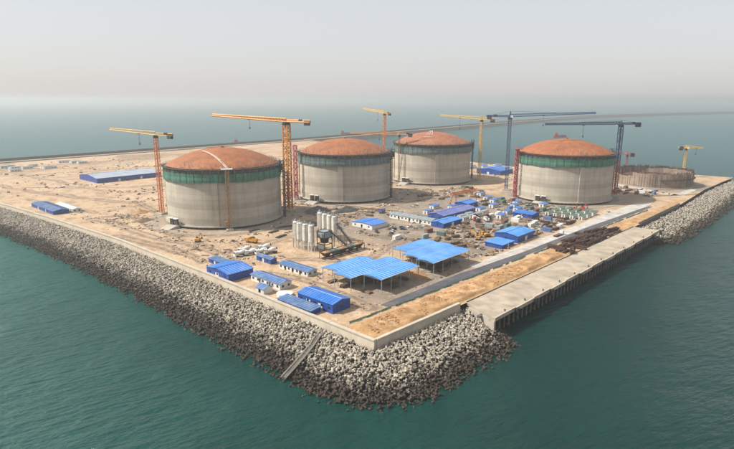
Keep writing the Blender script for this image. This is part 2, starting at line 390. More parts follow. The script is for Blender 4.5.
def build_ground():
    nu, nv = 330, 330
    us = np.linspace(0, 1, nu)**1.35; vs = np.linspace(0, 1, nv)**1.5
    U, V = np.meshgrid(us, vs)
    y0 = V*YT
    x = XL(y0)+U*(XR(y0)-XL(y0)); yb = YB(x); y = yb+V*(YT-yb)
    z = ground_h(x, y)
    verts = np.stack([x, y, z], -1).reshape(-1, 3)
    idx = np.arange(nu*nv).reshape(nv, nu)
    faces = np.stack([idx[:-1, :-1], idx[:-1, 1:], idx[1:, 1:], idx[1:, :-1]], -1).reshape(-1, 4)
    me = bpy.data.meshes.new('ground'); me.from_pydata(verts.tolist(), [], faces.tolist()); me.update(); me.shade_smooth()
    orange = np.clip(smooth(0.5, 2, y-YB(x))*(1-smooth(15.5, 19.0, y+0.056*x)), 0, 1)*smooth(1, 4, x)
    orange = np.maximum(orange*(1-smooth(395, 430, x)), 0.5*np.exp(-((x-452)/35)**2-((y-22)/18)**2))
    grey = np.zeros_like(x)
    for k, (cx, cy) in enumerate(TANKS):
        d = np.hypot(x-cx, y-cy); grey = np.maximum(grey, (1-smooth(50, 60, d))*(0.55 if k == 0 else 0.85))
    grey = np.maximum(grey, 0.85*smooth(85, 125, x)*(1-smooth(300, 330, x))*smooth(26, 34, y)*(1-smooth(150, 185, y)))
    grey = np.maximum(grey, 0.9*np.exp(-((x-150)/28)**2-((y-200)/20)**2))  # shade beside the first tank painted into the ground grey
    grey = np.maximum(grey, 0.9*np.exp(-((x-270)/40)**2-((y-185)/25)**2))  # likewise painted shade, in front of the second tank
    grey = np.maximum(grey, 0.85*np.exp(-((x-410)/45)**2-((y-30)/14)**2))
    grey = np.maximum(grey, 0.8*smooth(24, 30, x)*(1-smooth(110, 118, x))*smooth(19, 23, y)*(1-smooth(36, 46, y)))
    trk = np.zeros_like(x)
    tracks = [[(14, 300), (20, 240), (26, 190), (30, 150), (27, 120)], [(24, 300), (40, 285), (33, 240), (36, 205), (55, 180), (90, 170), (130, 172)],
              [(8, 560), (25, 470), (45, 400), (70, 330), (60, 290)], [(12, 420), (18, 380), (24, 320)], [(30, 500), (80, 440), (140, 400), (200, 380), (320, 350)],
              [(-10, 640), (60, 600), (180, 570), (330, 560), (500, 520)], [(20, 130), (60, 140), (110, 150), (160, 165)], [(22, 100), (28, 60), (26, 25)],
              [(45, 105), (75, 80), (100, 75), (125, 90)], [(20, 700), (150, 680), (330, 700), (600, 690)], [(10, 230), (16, 180), (14, 140)],
              [(240, 330), (180, 420), (150, 460)], [(130, 150), (190, 165), (260, 160), (330, 150), (420, 140)], [(60, 620), (70, 520), (75, 420)]]
    for t in tracks:
        d = seg_dist(x+3*(vnoise(x, y, 25, 5)-0.5)*4, y+3*(vnoise(x, y, 25, 6)-0.5)*4, t)
        trk = np.maximum(trk, 0.95*np.exp(-((d-2.4)/1.2)**2)+0.3*(1-smooth(3, 6, d)))
    far = smooth(560, 700, y)*smooth(0.5, 0.75, vnoise(x, y, 40, 8))*0.8
    trk = np.maximum(trk, far)
    dust = smooth(0.55, 0.8, vnoise(x, y, 14, 9))*smooth(110, 130, x)*(1-smooth(290, 320, x))*smooth(24, 30, y)*(1-smooth(110, 140, y))
    trk = np.maximum(trk, dust*0.8)
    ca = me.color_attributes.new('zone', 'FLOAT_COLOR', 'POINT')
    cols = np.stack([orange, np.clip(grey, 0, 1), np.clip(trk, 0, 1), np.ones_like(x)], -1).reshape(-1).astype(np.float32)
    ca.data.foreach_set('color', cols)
    return tag(put('ground', me, M_ground), kind='structure')
build_ground()

# sea
S = 30000
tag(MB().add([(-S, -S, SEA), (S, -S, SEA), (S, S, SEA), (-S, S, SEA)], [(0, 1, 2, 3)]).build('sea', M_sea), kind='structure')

# shoreline path of (point, outward normal)
def path_points():
    P = []
    for y in np.arange(700, 0, -6.0): P.append((float(XL(y)), float(y), -1.0, 0.0))
    for t in np.linspace(0, PI/2, 14): P.append((0.0, 0.0, -math.cos(t), -math.sin(t)))
    for x in np.arange(4, 597, 4.0): P.append((float(x), float(YB(x)), 0.02, -1.0))
    for t in np.linspace(0, PI/2, 12): P.append((600.0, -12.0, math.sin(t), -math.cos(t)))
    for y in np.arange(0, 765, 12.0): P.append((float(XR(y)), float(y), 1.0, 0.0))
    return P
PATH = path_points()
def dscale(x, y, nx, ny):
    return 1.0-0.50*float(smooth(46, 60, x)*(1-smooth(250, 266, x))) if ny < -0.99 and 4 < x < 590 else 1.0
def zprof(d): return float(np.interp(d, [0, 4.5, 31, 48], [-3.0, -3.3, -8.4, -12.5]))
def build_bank():
    ds = [-0.6, 1, 4.5, 9, 14, 20, 26, 31, 38, 48]; k = len(ds); vs = []; fs = []
    rs = np.random.RandomState(3)
    for (x, y, nx, ny) in PATH:
        k_ = dscale(x, y, nx, ny)
        for d in ds: vs.append((x+nx*d*k_, y+ny*d*k_, zprof(max(d, 0))-0.25+(rs.rand()-0.5)*0.5))
    for i in range(len(PATH)-1):
        for j in range(k-1): fs.append((i*k+j, (i+1)*k+j, (i+1)*k+j+1, i*k+j+1))
    mb = MB(); mb.add(vs, fs)
    return tag(mb.build('shore_bank', M_bank), kind='structure')
build_bank()

# ------------------------------------------------------------------ armour blocks
def tetrapod_mesh(R=1.0):
    mb = MB(); dirs = [(0, 0, 1), (0.943, 0, -0.333), (-0.471, 0.816, -0.333), (-0.471, -0.816, -0.333)]
    for d in dirs: 
        d = Vector(d); mb.cyl(d*(0.05*R), d*R, 0.54*R, 0.33*R, 6, True)
    return mb
def scatter_blocks():
    out = []
    rs = np.random.RandomState(11)
    def section(i0, i1, d0, d1, sp):
        d = d0
        while d < d1:
            pts = np.array([(PATH[i][0]+PATH[i][2]*d*dscale(*PATH[i]), PATH[i][1]+PATH[i][3]*d*dscale(*PATH[i])) for i in range(i0, i1)])
            seg = np.hypot(*(pts[1:]-pts[:-1]).T); cum = np.concatenate([[0], np.cumsum(seg)])
            s = np.arange(rs.rand()*sp, cum[-1], sp)+rs.uniform(-0.3, 0.3, len(np.arange(rs.rand()*0, cum[-1], sp)))[:0].sum()
            s = s+rs.uniform(-0.32, 0.32, len(s))*sp
            xs = np.interp(s, cum, pts[:, 0]); ys = np.interp(s, cum, pts[:, 1])
            for x, y in zip(xs, ys):
                dd = d+rs.uniform(-0.5, 0.5)*sp
                edge = smooth(d1-7, d1, np.array(dd))
                if rs.rand() < edge*0.75: continue
                out.append((x+rs.uniform(-.2, .2), y+rs.uniform(-.5, .5)*sp*0.6, zprof(d)+0.35+rs.uniform(-0.25, 0.5), 0.60+0.62*rs.rand()**1.5))
            d += sp*0.86
    nL = len(np.arange(700, 0, -6.0)); nF = 14
    first = 25
    section(first, nL+nF+23, 1.3, 34, 1.66)            # western slope, the corner and the short southern slope
    q0 = nL+nF
    section(q0+60, q0+148, 2.0, 31, 2.0)               # beyond the quay
    return out
blocks = scatter_blocks()
cx0, cy0 = cam.location.x, cam.location.y
blocks.sort(key=lambda b: (b[0]-cx0)**2+(b[1]-cy0)**2 + (1e6 if b[2] < SEA+0.4 else 0))
tet = tetrapod_mesh(1.0)
tet_me = tet.mesh('armour_block'); tet_me.materials.append(M_block)
rsb = random.Random(5)
for (x, y, z, s) in blocks[:300]:
    o = put('armour_block', tet_me, None, None, (x, y, z)); o.scale = (s, s, s)
    o.rotation_euler = (rsb.uniform(0, 6.3), rsb.uniform(0, 6.3), rsb.uniform(0, 6.3))
    tag(o, 'four legged concrete armour block on the rock slope at the seawall corner', 'armour block', 'armour blocks around the seawall corner')
def build_block_mass(bl):
    tv = np.array(tet.v); rs = np.random.RandomState(21); nb = len(bl); nvt = len(tv)
    q = rs.normal(size=(nb, 4)); q /= np.linalg.norm(q, axis=1)[:, None]; w, x, y, z = q.T
    Rm = np.stack([1-2*(y*y+z*z), 2*(x*y-z*w), 2*(x*z+y*w), 2*(x*y+z*w), 1-2*(x*x+z*z), 2*(y*z-x*w), 2*(x*z-y*w), 2*(y*z+x*w), 1-2*(x*x+y*y)], -1).reshape(nb, 3, 3)
    b = np.array(bl)
    V = np.einsum('bij,vj->bvi', Rm, tv)*b[:, 3][:, None, None]+b[:, None, :3]
    quads = np.array([f for f in tet.f if len(f) == 4]); hexs = [f for f in tet.f if len(f) == 6]
    off = (np.arange(nb)*nvt)
    F = (quads[None]+off[:, None, None]).reshape(-1, 4).tolist()
    for h in hexs[1::2]: F += (np.array(h)[None]+off[:, None]).tolist()
    me = bpy.data.meshes.new('armour_blocks'); me.from_pydata(V.reshape(-1, 3).tolist(), [], F); me.update()
    o = put('armour_block_slope', me, M_block)
    return tag(o, 'mass of pale and weed darkened concrete armour blocks along the shore', 'armour blocks', kind='stuff')
build_block_mass(blocks[300:])
print('blocks', len(blocks))

# ------------------------------------------------------------------ sea walls
def wall_run(pts, label, top, bottom, thick, name='seawall', seg=12.0, m=None, cap=True):
    m = m or M_conclight
    root = thing(name, label, 'wall', (pts[0][0], pts[0][1], 0))
    pts = np.array(pts, float); sl = np.hypot(*(pts[1:]-pts[:-1]).T); cum = np.concatenate([[0], np.cumsum(sl)])
    nseg = max(1, int(cum[-1]/seg)); L = cum[-1]/nseg
    for i in range(nseg):
        a = np.array([np.interp(i*L+0.04, cum, pts[:, k]) for k in (0, 1)]); b = np.array([np.interp((i+1)*L-0.04, cum, pts[:, k]) for k in (0, 1)])
        d = (b-a)/np.linalg.norm(b-a); nrm = np.array([-d[1], d[0]])   # to the left of travel = outward
        o2 = pts[0]; jz = random.uniform(-0.05, 0.05)
        P = lambda q, k, z: (q[0]+nrm[0]*k-o2[0], q[1]+nrm[1]*k-o2[1], z)
        mb = MB()
        prof = [(0.45, bottom), (0.0, top-0.6+jz), (0.35, top-0.55+jz), (0.35, top+jz), (-thick, top+jz), (-thick, bottom)] if cap else [(0, bottom), (0, top), (-thick, top), (-thick, bottom)]
        n = len(prof)
        vs = [P(a, k, z) for k, z in prof]+[P(b, k, z) for k, z in prof]
        fs = [tuple(range(n-1, -1, -1)), tuple(range(n, 2*n))]+[(j, (j+1) % n, n+(j+1) % n, n+j) for j in range(n)]
        mb.add(vs, fs); mb.build('wall_segment', m, root)
    return root
wall_run([(0.0, 0.0)]+[(float(XL(y)), float(y)) for y in (120, 220, 320, 413, 600)], 'long sunlit concrete seawall above the western slope of armour blocks', 1.2, -3.6, 1.1)
wall_run([(53.0, float(YB(53))), (1.2, 0.02)], 'short shaded concrete seawall between the corner and the quay', 1.2, -3.6, 1.1)
wall_run([(376.0, float(YB(376))+0.5), (274.0, float(YB(274))+0.5)], 'low dark kerb wall behind the armour slope beyond the quay', 1.0, -3.2, 0.8, 'kerb_wall', 10, M_pile, False)

# steps across the blocks
def steps_path():
    pts = [Vector((-1.5, 25.0, -1.9)), Vector((-6.5, 23.6, -2.3)), Vector((-12.5, 20.6, -3.2)), Vector((-18, 18.6, -4.3)), Vector((-24, 16.6, -5.5)), Vector((-31.0, 14.6, -6.9))]
    root = thing('shore_steps', 'pale concrete steps with two kerbs running down across the armour blocks', 'steps', pts[0])
    o = pts[0]
    for side in (-1, 1):
        mb = MB()
        for a, b in zip(pts[:-1], pts[1:]):
            d = (b-a); nr = Vector((-d.y, d.x, 0)).normalized()*0.95*side
            mb.bar(a+nr-o+Vector((0, 0, 0.3)), b+nr-o+Vector((0, 0, 0.3)), 0.42)
        mb.build('kerb', M_conc, root)
    tot = []
    for a, b in zip(pts[:-1], pts[1:]):
        n = max(2, int((b-a).length/0.9))
        for i in range(n): tot.append((a.lerp(b, i/n), math.atan2((b-a).y, (b-a).x)))
    me = MB().box((0, 0, -0.4), (0.85, 1.4, 0.9)).mesh('step'); me.materials.append(M_pile)
    for p, r in tot: put('step', me, None, root, p-o, r)
steps_path()

# ------------------------------------------------------------------ quay
def quay_y(x, k): return -2.6-0.0315*(x-57) + (k*(-18.6+0.0105*(x-57)))    # k 0 inner edge, 1 outer edge
def build_quay():
    root = thing('quay', 'long beige concrete quay deck on piles along the shore', 'quay', (50, -12, 0))
    ox, oy = 50, -12
    edges = [50]+[115.6-16.3*i for i in (3, 2, 1)]+[115.6+16.25*i for i in range(0, 10)]
    edges = sorted(edges)
    for i, (a, b) in enumerate(zip(edges[:-1], edges[1:])):
        notch = 0.5*(i % 2)
        a1 = a+0.11; b1 = b-0.11
        poly = [(a1-ox+(8.0 if i == 0 else 0), quay_y(a1, 0)-oy), (a1-ox, quay_y(a1, 1)-notch-oy), (b1-ox, quay_y(b1, 1)-notch-oy), (b1-ox, quay_y(b1, 0)-oy)]
        MB().prism(poly, -1.3, 0.10).build('deck_slab', M_quay, root)
        e = [(a1-ox, quay_y(a1, 1)-notch-oy+0.6), (a1-ox, quay_y(a1, 1)-notch-oy-0.05), (b1-ox, quay_y(b1, 1)-notch-oy-0.05), (b1-ox, quay_y(b1, 1)-notch-oy+0.6)]
        MB().prism(e, 0.102, 0.36).build('edge_kerb', M_conclight, root)
        # fender block at the joint
        MB().box((b-ox, quay_y(b, 1)-oy-0.9, -1.2), (1.5, 1.3, 2.9)).build('fender', M_rubber, root)
    k2 = [(50+8.2-ox, quay_y(58, 0)-oy+0.35), (50+8.2-ox, quay_y(58, 0)-oy+0.02), (261-ox, quay_y(261, 0)-oy+0.02), (261-ox, quay_y(261, 0)-oy+0.35)]
    MB().prism(k2, -0.4, 0.42).build('inner_kerb', M_dark, root)
    pm = MB().cyl((0, 0, -13), (0, 0, -1.3), 0.5, None, 8).mesh('pile'); pm.materials.append(M_pile)
    x = 54.0
    while x < 260:
        for k in (0.87, 0.55):
            put('pile', pm, None, root, (x-ox, quay_y(x, k)-oy, 0))
        x += 3.9
    for k in (0.87, 0.55):
        MB().prism([(51-ox, quay_y(51, k)-oy+0.7), (51-ox, quay_y(51, k)-oy-0.7), (260-ox, quay_y(260, k)-oy-0.7), (260-ox, quay_y(260, k)-oy+0.7)], -2.3, -1.31).build('pile_cap_beam', M_pile, root)
    bm = MB().cyl((0, 0, 0.1), (0, 0, 0.7), 0.28, 0.22, 8).cyl((0, 0, 0.7), (0, 0, 0.95), 0.42, 0.36, 8).mesh('bollard'); bm.materials.append(M_dark)
    for i in range(12): 
        x = 60+17.3*i; put('bollard', bm, None, root, (x-ox, quay_y(x, 1)-oy+1.3, 0))
    # solid end wall
    MB().prism([(50-ox, quay_y(50, 1)-oy+0.3), (51.2-ox, quay_y(50, 1)-oy+0.3), (57.5-ox, quay_y(57, 0.1)-oy), (56.3-ox, quay_y(57, 0.1)-oy)], -9, -1.31).build('end_wall', M_conc, root)
build_quay()

# ------------------------------------------------------------------ roads on the site
def road(name, poly, z, m):
    return tag(MB().prism(poly, -0.5, z).build(name, m), kind='structure')
road('asphalt_road', [(30, 23.5), (31, 18.6), (78, 15.6), (150, 12.8), (240, 8.2), (350, 3.5), (349, 6.5), (240, 14.2), (152, 17.1), (105, 20.6), (90, 22.4)], 0.14, M_asph)
road('concrete_road', [(104, 26.2), (105, 20.65), (152, 17.15), (240, 14.25), (349, 6.55), (372, 9), (362, 17.5), (335, 20.5), (240, 22.3), (118, 25.5)], 0.17, M_road)
road('site_road', [(418, 8), (425, -1.5), (470, -3), (474, 3), (440, 6)], 0.13, M_road)
road('far_site_road', [(402, 98), (402, 90), (452, 70), (418, 4), (427, 2), (462, 72), (455, 79)], 0.13, M_road)
def ring_road(c, r0, r1, a0, a1, m, name='ring_road'):
    pts = [(c[0]+r1*math.cos(a0+(a1-a0)*i/40), c[1]+r1*math.sin(a0+(a1-a0)*i/40)) for i in range(41)]
    pts += [(c[0]+r0*math.cos(a0+(a1-a0)*i/40), c[1]+r0*math.sin(a0+(a1-a0)*i/40)) for i in range(40, -1, -1)]
    road(name, pts, 0.12, m)
ring_road(TANKS[0], 50, 56, math.radians(120), math.radians(330), M_gravelroad)
ring_road(TANKS[1], 49, 54, math.radians(150), math.radians(345), M_gravelroad)
ring_road(TANKS[2], 49, 54, math.radians(150), math.radians(345), M_gravelroad)
ring_road(TANKS[3], 48, 53, math.radians(110), math.radians(340), M_gravelroad)

# ------------------------------------------------------------------ far causeway
def causeway():
    pts = [(-900, 735), (-300, 752), (80, 768), (330, 772), (617, 775), (850, 795), (1076, 826), (1685, 888), (2200, 922), (2700, 948), (3400, 800), (4300, 540), (6500, -60)]
    root = thing('causeway', 'long low rock causeway crossing the sea behind the tanks', 'causeway', (80, 780, 0))
    ps = [Vector((a-80, b-780, 0)) for a, b in pts]
    def ribbon(prof):
        mb = MB(); k = len(prof); vs = []; fs = []
        for i, p in enumerate(ps):
            d = (ps[min(i+1, len(ps)-1)]-ps[max(i-1, 0)]).normalized(); n = Vector((-d.y, d.x, 0))
            for o, z in prof: vs.append((p.x+n.x*o, p.y+n.y*o, z))
        for i in range(len(ps)-1):
            for j in range(k-1): fs.append((i*k+j, (i+1)*k+j, (i+1)*k+j+1, i*k+j+1))
        return mb.add(vs, fs)
    ribbon([(-26, -12), (-8, 1.0), (8, 1.0), (11, 4.6), (14, 4.6), (36, -12)]).build('embankment', M_causeway, root)
    ribbon([(-6, 1.0), (-6, 1.12), (5, 1.12), (5, 1.0)]).build('causeway_road', M_gravelroad, root)
causeway()

# ------------------------------------------------------------------ tanks
R0, HW, HD = 41.0, 40.5, 11.9
M_form = mat('stained_formwork', (0.07, 0.062, 0.055), 0.5, 0.5, 0.9, dirt=(0.2, 0.17, 0.14), dirt_amt=0.5, random_tone=0.4)
def dome_z(r, R=R0, hd=HD):
    S_ = (R*R+hd*hd)/(2*hd); return math.sqrt(S_*S_-r*r)-(S_-hd)
def tank(c, label, net, dome_m, seed, stud=(0, 360), hue=1.0):
    root = thing('storage_tank', label, 'storage tank', (c[0], c[1], 0))
    rs = random.Random(seed)
    N = 120
    MB().lathe([(R0-0.8, 2.2), (R0, 2.2), (R0, HW-8.2)], N).build('wall', M_tankwall, root, smooth=False)
    MB().lathe([(R0-0.02, HW-8.2), (R0-0.02, HW), (R0-0.9, HW), (R0-0.9, HW-1)], N).build('upper_wall', M_tankwall, root)
    MB().lathe([(0.01, 1.55), (R0+1.7, 1.55), (R0+1.7, 2.25), (R0+0.02, 2.25)], N).build('base_slab', M_conc, root)
    pm = MB().cyl((0, 0, -0.5), (0, 0, 1.55), 0.55, None, 8).mesh('pedestal'); pm.materials.append(M_pile)
    for i in range(72):
        t = 2*PI*i/72; put('pedestal', pm, None, root, ((R0-0.8)*math.cos(t), (R0-0.8)*math.sin(t), 0))
    # buttresses for the prestressing tendons
    for i in range(4):
        t = math.radians(45+90*i+rs.uniform(-6, 6))
        MB().box(((R0+0.35)*math.cos(t), (R0+0.35)*math.sin(t), (HW-6.3)/2), (1.1, 4.2, HW-10.2), t).build('buttress', M_tankwall, root)
    # climbing formwork band hung with netting, one panel every few degrees
    n = 48
    for i in range(n):
        a0 = 2*PI*i/n+0.004; a1 = 2*PI*(i+1)/n-0.004; out = R0+1.5+rs.uniform(-0.12, 0.12)
        zb = HW-8.4+rs.uniform(-0.35, 0.2); zt = HW-2.6+rs.uniform(-0.2, 0.2)
        MB().lathe([(R0+0.1, zt+0.15), (out-0.5, zt+0.12), (out-0.45, HW-0.3), (R0+0.1, HW-0.3)], 4, a0+0.01, a1-0.01, False).build('formwork_panel', M_form, root)
        MB().lathe([(R0+0.1, zb+0.3), (out-0.2, zb), (out, zb+(zt-zb)*0.3), (out-0.25, zb+(zt-zb)*0.62), (out, zt), (R0+0.1, zt)], 4, a0, a1, False).build('net_panel', net, root)
    MB().lathe([(R0-0.5, HW-0.05), (R0+1.9, HW-0.05), (R0+1.9, HW+0.18), (R0-0.5, HW+0.18)], N).build('rim_walkway', M_dark, root)
    rail = MB()
    for i in range(90):
        t = 2*PI*i/90; rail.bar(((R0+1.75)*math.cos(t), (R0+1.75)*math.sin(t), HW+0.18), ((R0+1.75)*math.cos(t), (R0+1.75)*math.sin(t), HW+1.5), 0.13)
    for z in (0.85, 1.45):
        for i in range(90):
            t = 2*PI*i/90; u = 2*PI*(i+1)/90
            rail.bar(((R0+1.75)*math.cos(t), (R0+1.75)*math.sin(t), HW+z), ((R0+1.75)*math.cos(u), (R0+1.75)*math.sin(u), HW+z), 0.08)
    rail.build('handrail', M_dark, root)
    prof = [((R0-0.9)*k/26, HW+dome_z((R0-0.9)*k/26)) for k in range(26, -1, -1)]
    prof[-1] = (0.01, prof[-1][1])
    MB().lathe(prof, 144).build('dome', dome_m, root, smooth=True)
    # starter bars standing on the lower dome
    st = MB()
    for k in range(int((stud[1]-stud[0])*0.9)):
        t = math.radians(rs.uniform(*stud)); r = R0-0.9-abs(rs.gauss(0, 2.6))-0.4
        z = HW+dome_z(min(r, R0-1)); h = rs.uniform(0.9, 2.7)
        st.bar((r*math.cos(t), r*math.sin(t), z-0.2), (r*math.cos(t)+rs.uniform(-.2, .2), r*math.sin(t), z+h), 0.17)
    o = st.build('starter_bars', mat('pale_bars', (0.50, 0.40, 0.31), 0.4, 0.4, 0.8), root); o['kind'] = 'stuff'
    # central vent stub on the crown
    MB().cyl((0, 0, HW+HD-0.3), (0, 0, HW+HD+0.9), 1.6, 1.4, 12).build('crown_vent', dome_m, root)
    # hanging work cage on the rim, right of the viewer in the photograph
    return root

def dome_ladder(root, ang, m, ang2=200, r0=16, r1=None, wid=1.0):
    """pipe ladder lying on the dome from the rim to a point near the crown"""
    r1 = r1 or R0-1.5
    mb = MB(); A = Vector((r0*math.cos(ang2), r0*math.sin(ang2), 0)); B = Vector((r1*math.cos(ang), r1*math.sin(ang), 0))
    sd = Vector((-(B-A).y, (B-A).x, 0)).normalized()*wid/2; prev = None; k = 18
    for i in range(k+1):
        q = A.lerp(B, i/k); z = Vector((0, 0, HW+dome_z(min(q.length, R0-1))+0.7))
        L = q+sd+z; Rr = q-sd+z
        if prev: mb.bar(prev[0], L, 0.2); mb.bar(prev[1], Rr, 0.2)
        mb.bar(L, Rr, 0.12); prev = (L, Rr)
    return mb.build('dome_ladder', m, root)

def rim_cage(root, ang, m):
    c, s = math.cos(ang), math.sin(ang); r = R0+2.9; mb = MB()
    for dz in (-5.5, -2.7, 0.2, 2.4):
        mb.box((r*c, r*s, HW+dz), (2.6, 3.2, 0.3), ang)
    for a in (-1.5, 1.5):
        for b in (-1.2, 1.2):
            x = (r+b)*c-a*s; y = (r+b)*s+a*c; mb.bar((x, y, HW-5.5), (x, y, HW+3.4), 0.3)
    mb.box((r*c, r*s, HW-2.2), (1.6, 2.2, 4.6), ang)
    return mb.build('rim_work_cage', m, root)

t1 = tank(TANKS[0], 'round concrete tank with green netted rim, rust dome and a white dome ladder', M_netgreen, M_dome, 1, (190, 400))
dome_ladder(t1, math.radians(241), M_silo, math.radians(185), 17, R0-0.5, 1.1)
rim_cage(t1, math.radians(308), M_dark)
t2 = tank(TANKS[1], 'round concrete tank with slate netted rim, flanked by the tall red lift', M_netslate, M_dome, 2, (150, 370))
rim_cage(t2, math.radians(306), M_dark)
t3 = tank(TANKS[2], 'round concrete tank with slate netted rim and white frame on its pale dome', M_netslate, M_dome_pale, 3, (130, 370))
rim_cage(t3, math.radians(312), M_dark)
t4 = tank(TANKS[3], 'round concrete tank with green netted rim, smooth orange dome, between blue tower cranes', M_netgreen, M_dome, 4, (190, 245))
rim_cage(t4, math.radians(318), M_dark)
# white frame on the third dome
mbf = MB()
for a in (195, 205, 215):
    c, s = math.cos(math.radians(a)), math.sin(math.radians(a))
    mbf.bar((38*c, 38*s, HW+dome_z(38)), (8*c, 8*s, HW+dome_z(8)+2.2), 0.35)
for a, b in ((195, 205), (205, 215)):
    for r in (10, 18, 26, 34):
        z = HW+dome_z(r)+2.0*(1-r/40)
        mbf.bar((r*math.cos(math.radians(a)), r*math.sin(math.radians(a)), z), (r*math.cos(math.radians(b)), r*math.sin(math.radians(b)), z), 0.22)
mbf.build('dome_frame', M_white, t3)

# unfinished tank
def unfinished_tank():
    c = TANKS[4]; R = 37.0
    root = thing('unfinished_tank', 'low unfinished tank ring of bare formwork panels with rusty bars on top', 'storage tank', (c[0], c[1], 0))
    rs = random.Random(9)
    MB().lathe([(0.01, 0.9), (R+1.5, 0.9), (R+1.5, -0.4)], 96).build('base_slab', M_conc, root)
    n = 48
    MB().lathe([(0.01, 8.0), (R-1.1, 8.0)], 96).build('inner_deck', M_rust, root)
    form = mat('formwork_ply', (0.30, 0.225, 0.17), 0.3, 0.3, 0.85, dirt=(0.38, 0.32, 0.27), dirt_amt=0.6, random_tone=0.35)
    for i in range(n):
        a0 = 2*PI*i/n+0.002; a1 = 2*PI*(i+1)/n-0.002
        # lower on the side that faces the finished tanks
        t = math.degrees((a0+a1)/2); low = 100 < t < 168
        h = (10.5 if low else 14.5)+rs.choice([-0.4, 0, 0, 0.5]); out = R+rs.uniform(-0.15, 0.25)
        MB().lathe([(out-1.0, 0.9), (out, 0.9), (out, h), (out-1.0, h)], 3, a0, a1, False).build('formwork_panel', form, root)
        for q in (0.5,):
            a = a0+(a1-a0)*q; MB().bar(((out+0.2)*math.cos(a), (out+0.2)*math.sin(a), 0.9), ((out+0.2)*math.cos(a), (out+0.2)*math.sin(a), h-0.3), 0.22).build('soldier_post', form, root)
    bars = MB()
    for k in range(420):
        t = rs.uniform(0, 2*PI); low = 100 < math.degrees(t) < 168; h = 10.5 if low else 14.5
        r = R-rs.uniform(0.2, 0.9); bars.bar((r*math.cos(t), r*math.sin(t), h-0.5), (r*math.cos(t)+rs.uniform(-.4, .4), r*math.sin(t), h+rs.uniform(0.6, 2.0)), 0.22)
    o = bars.build('starter_bars', M_rust, root); o['kind'] = 'stuff'
    MB().lathe([(R+0.1, 8.8), (R+1.8, 8.8), (R+1.8, 9.05), (R+0.1, 9.05)], 96, math.radians(205), math.radians(475), False).build('working_platform', M_dark, root)
unfinished_tank()

# machines on pads beside the tank openings
def opening_unit(tk, ang, label):
    c = TANKS[tk]; a = math.radians(ang); x = c[0]+(R0+5.5)*math.cos(a); y = c[1]+(R0+5.5)*math.sin(a)
    root = thing('access_ramp', label, 'ramp', (x, y, 0), a)
    MB().add([(-3.6, -5, -0.3), (7, -5, -0.3), (7, 5, -0.3), (-3.6, 5, -0.3), (-3.6, -5, 1.9), (-0.5, -5, 1.9), (-0.5, 5, 1.9), (-3.6, 5, 1.9)],
             [(3, 2, 1, 0), (4, 5, 6, 7), (0, 1, 5, 4), (2, 3, 7, 6), (1, 2, 6, 5), (3, 0, 4, 7)]).build('ramp_slab', M_conc, root)
    for s in (-2.7, 2.7):
        MB().box((-2.9, s, 4.1), (1.0, 3.6, 4.4)).build('door_panel', M_dark, root)
        MB().box((-2.55, s, 6.7), (2.2, 4.4, 0.5)).build('door_hood', M_white, root)
    for s in (-4.9, 4.9):
        MB().bar((-3.4, s, 1.9), (-0.5, s, 3.0), 0.2).build('side_rail', M_white, root)
opening_unit(0, 184, 'ramp and dark twin doors at the foot of the tank with the dome ladder')
opening_unit(1, 188, 'ramp and dark twin doors at the foot of the tank beside the red lift')
opening_unit(2, 178, 'ramp and dark twin doors at the foot of the pale domed tank')
opening_unit(3, 180, 'ramp and dark twin doors at the foot of the tank between the blue cranes')

# ------------------------------------------------------------------ lattice helpers and tower cranes
def lattice_mast(mb, w, z0, z1, bar, step=None):
    step = step or w*1.15; h = w/2; cs = [(-h, -h), (h, -h), (h, h), (-h, h)]
    for x, y in cs: mb.bar((x, y, z0), (x, y, z1), bar)
    n = max(1, int((z1-z0)/step)); dz = (z1-z0)/n
    for i in range(n):
        a = z0+i*dz; b = a+dz
        for k in range(4):
            p, q = cs[k], cs[(k+1) % 4]
            if i % 2: p, q = q, p
            mb.bar((p[0], p[1], a), (q[0], q[1], b), bar*0.62); mb.bar((p[0], p[1], b), (q[0], q[1], b), bar*0.55)
def lattice_beam(mb, x0, x1, z0, w, h, bar, tipscale=0.55, rise=0.0):
    """triangular section jib along x: two bottom chords and one top chord"""
    n = max(2, int(abs(x1-x0)/(h*1.25))); pr = None
    for i in range(n+1):
        t = i/n; x = x0+(x1-x0)*t; k = 1-(1-tipscale)*t; z = z0+rise*t
        L = (x, -w/2*k, z); Rr = (x, w/2*k, z); T = (x, 0, z+h*k)
        if pr:
            for a, b in zip(pr, (L, Rr, T)): mb.bar(a, b, bar)
            mb.bar(pr[0], T, bar*0.6); mb.bar(pr[1], T, bar*0.6); mb.bar(pr[0], Rr, bar*0.5)
        mb.bar(L, Rr, bar*0.55); mb.bar(L, T, bar*0.55); mb.bar(Rr, T, bar*0.55)
        pr = (L, Rr, T)

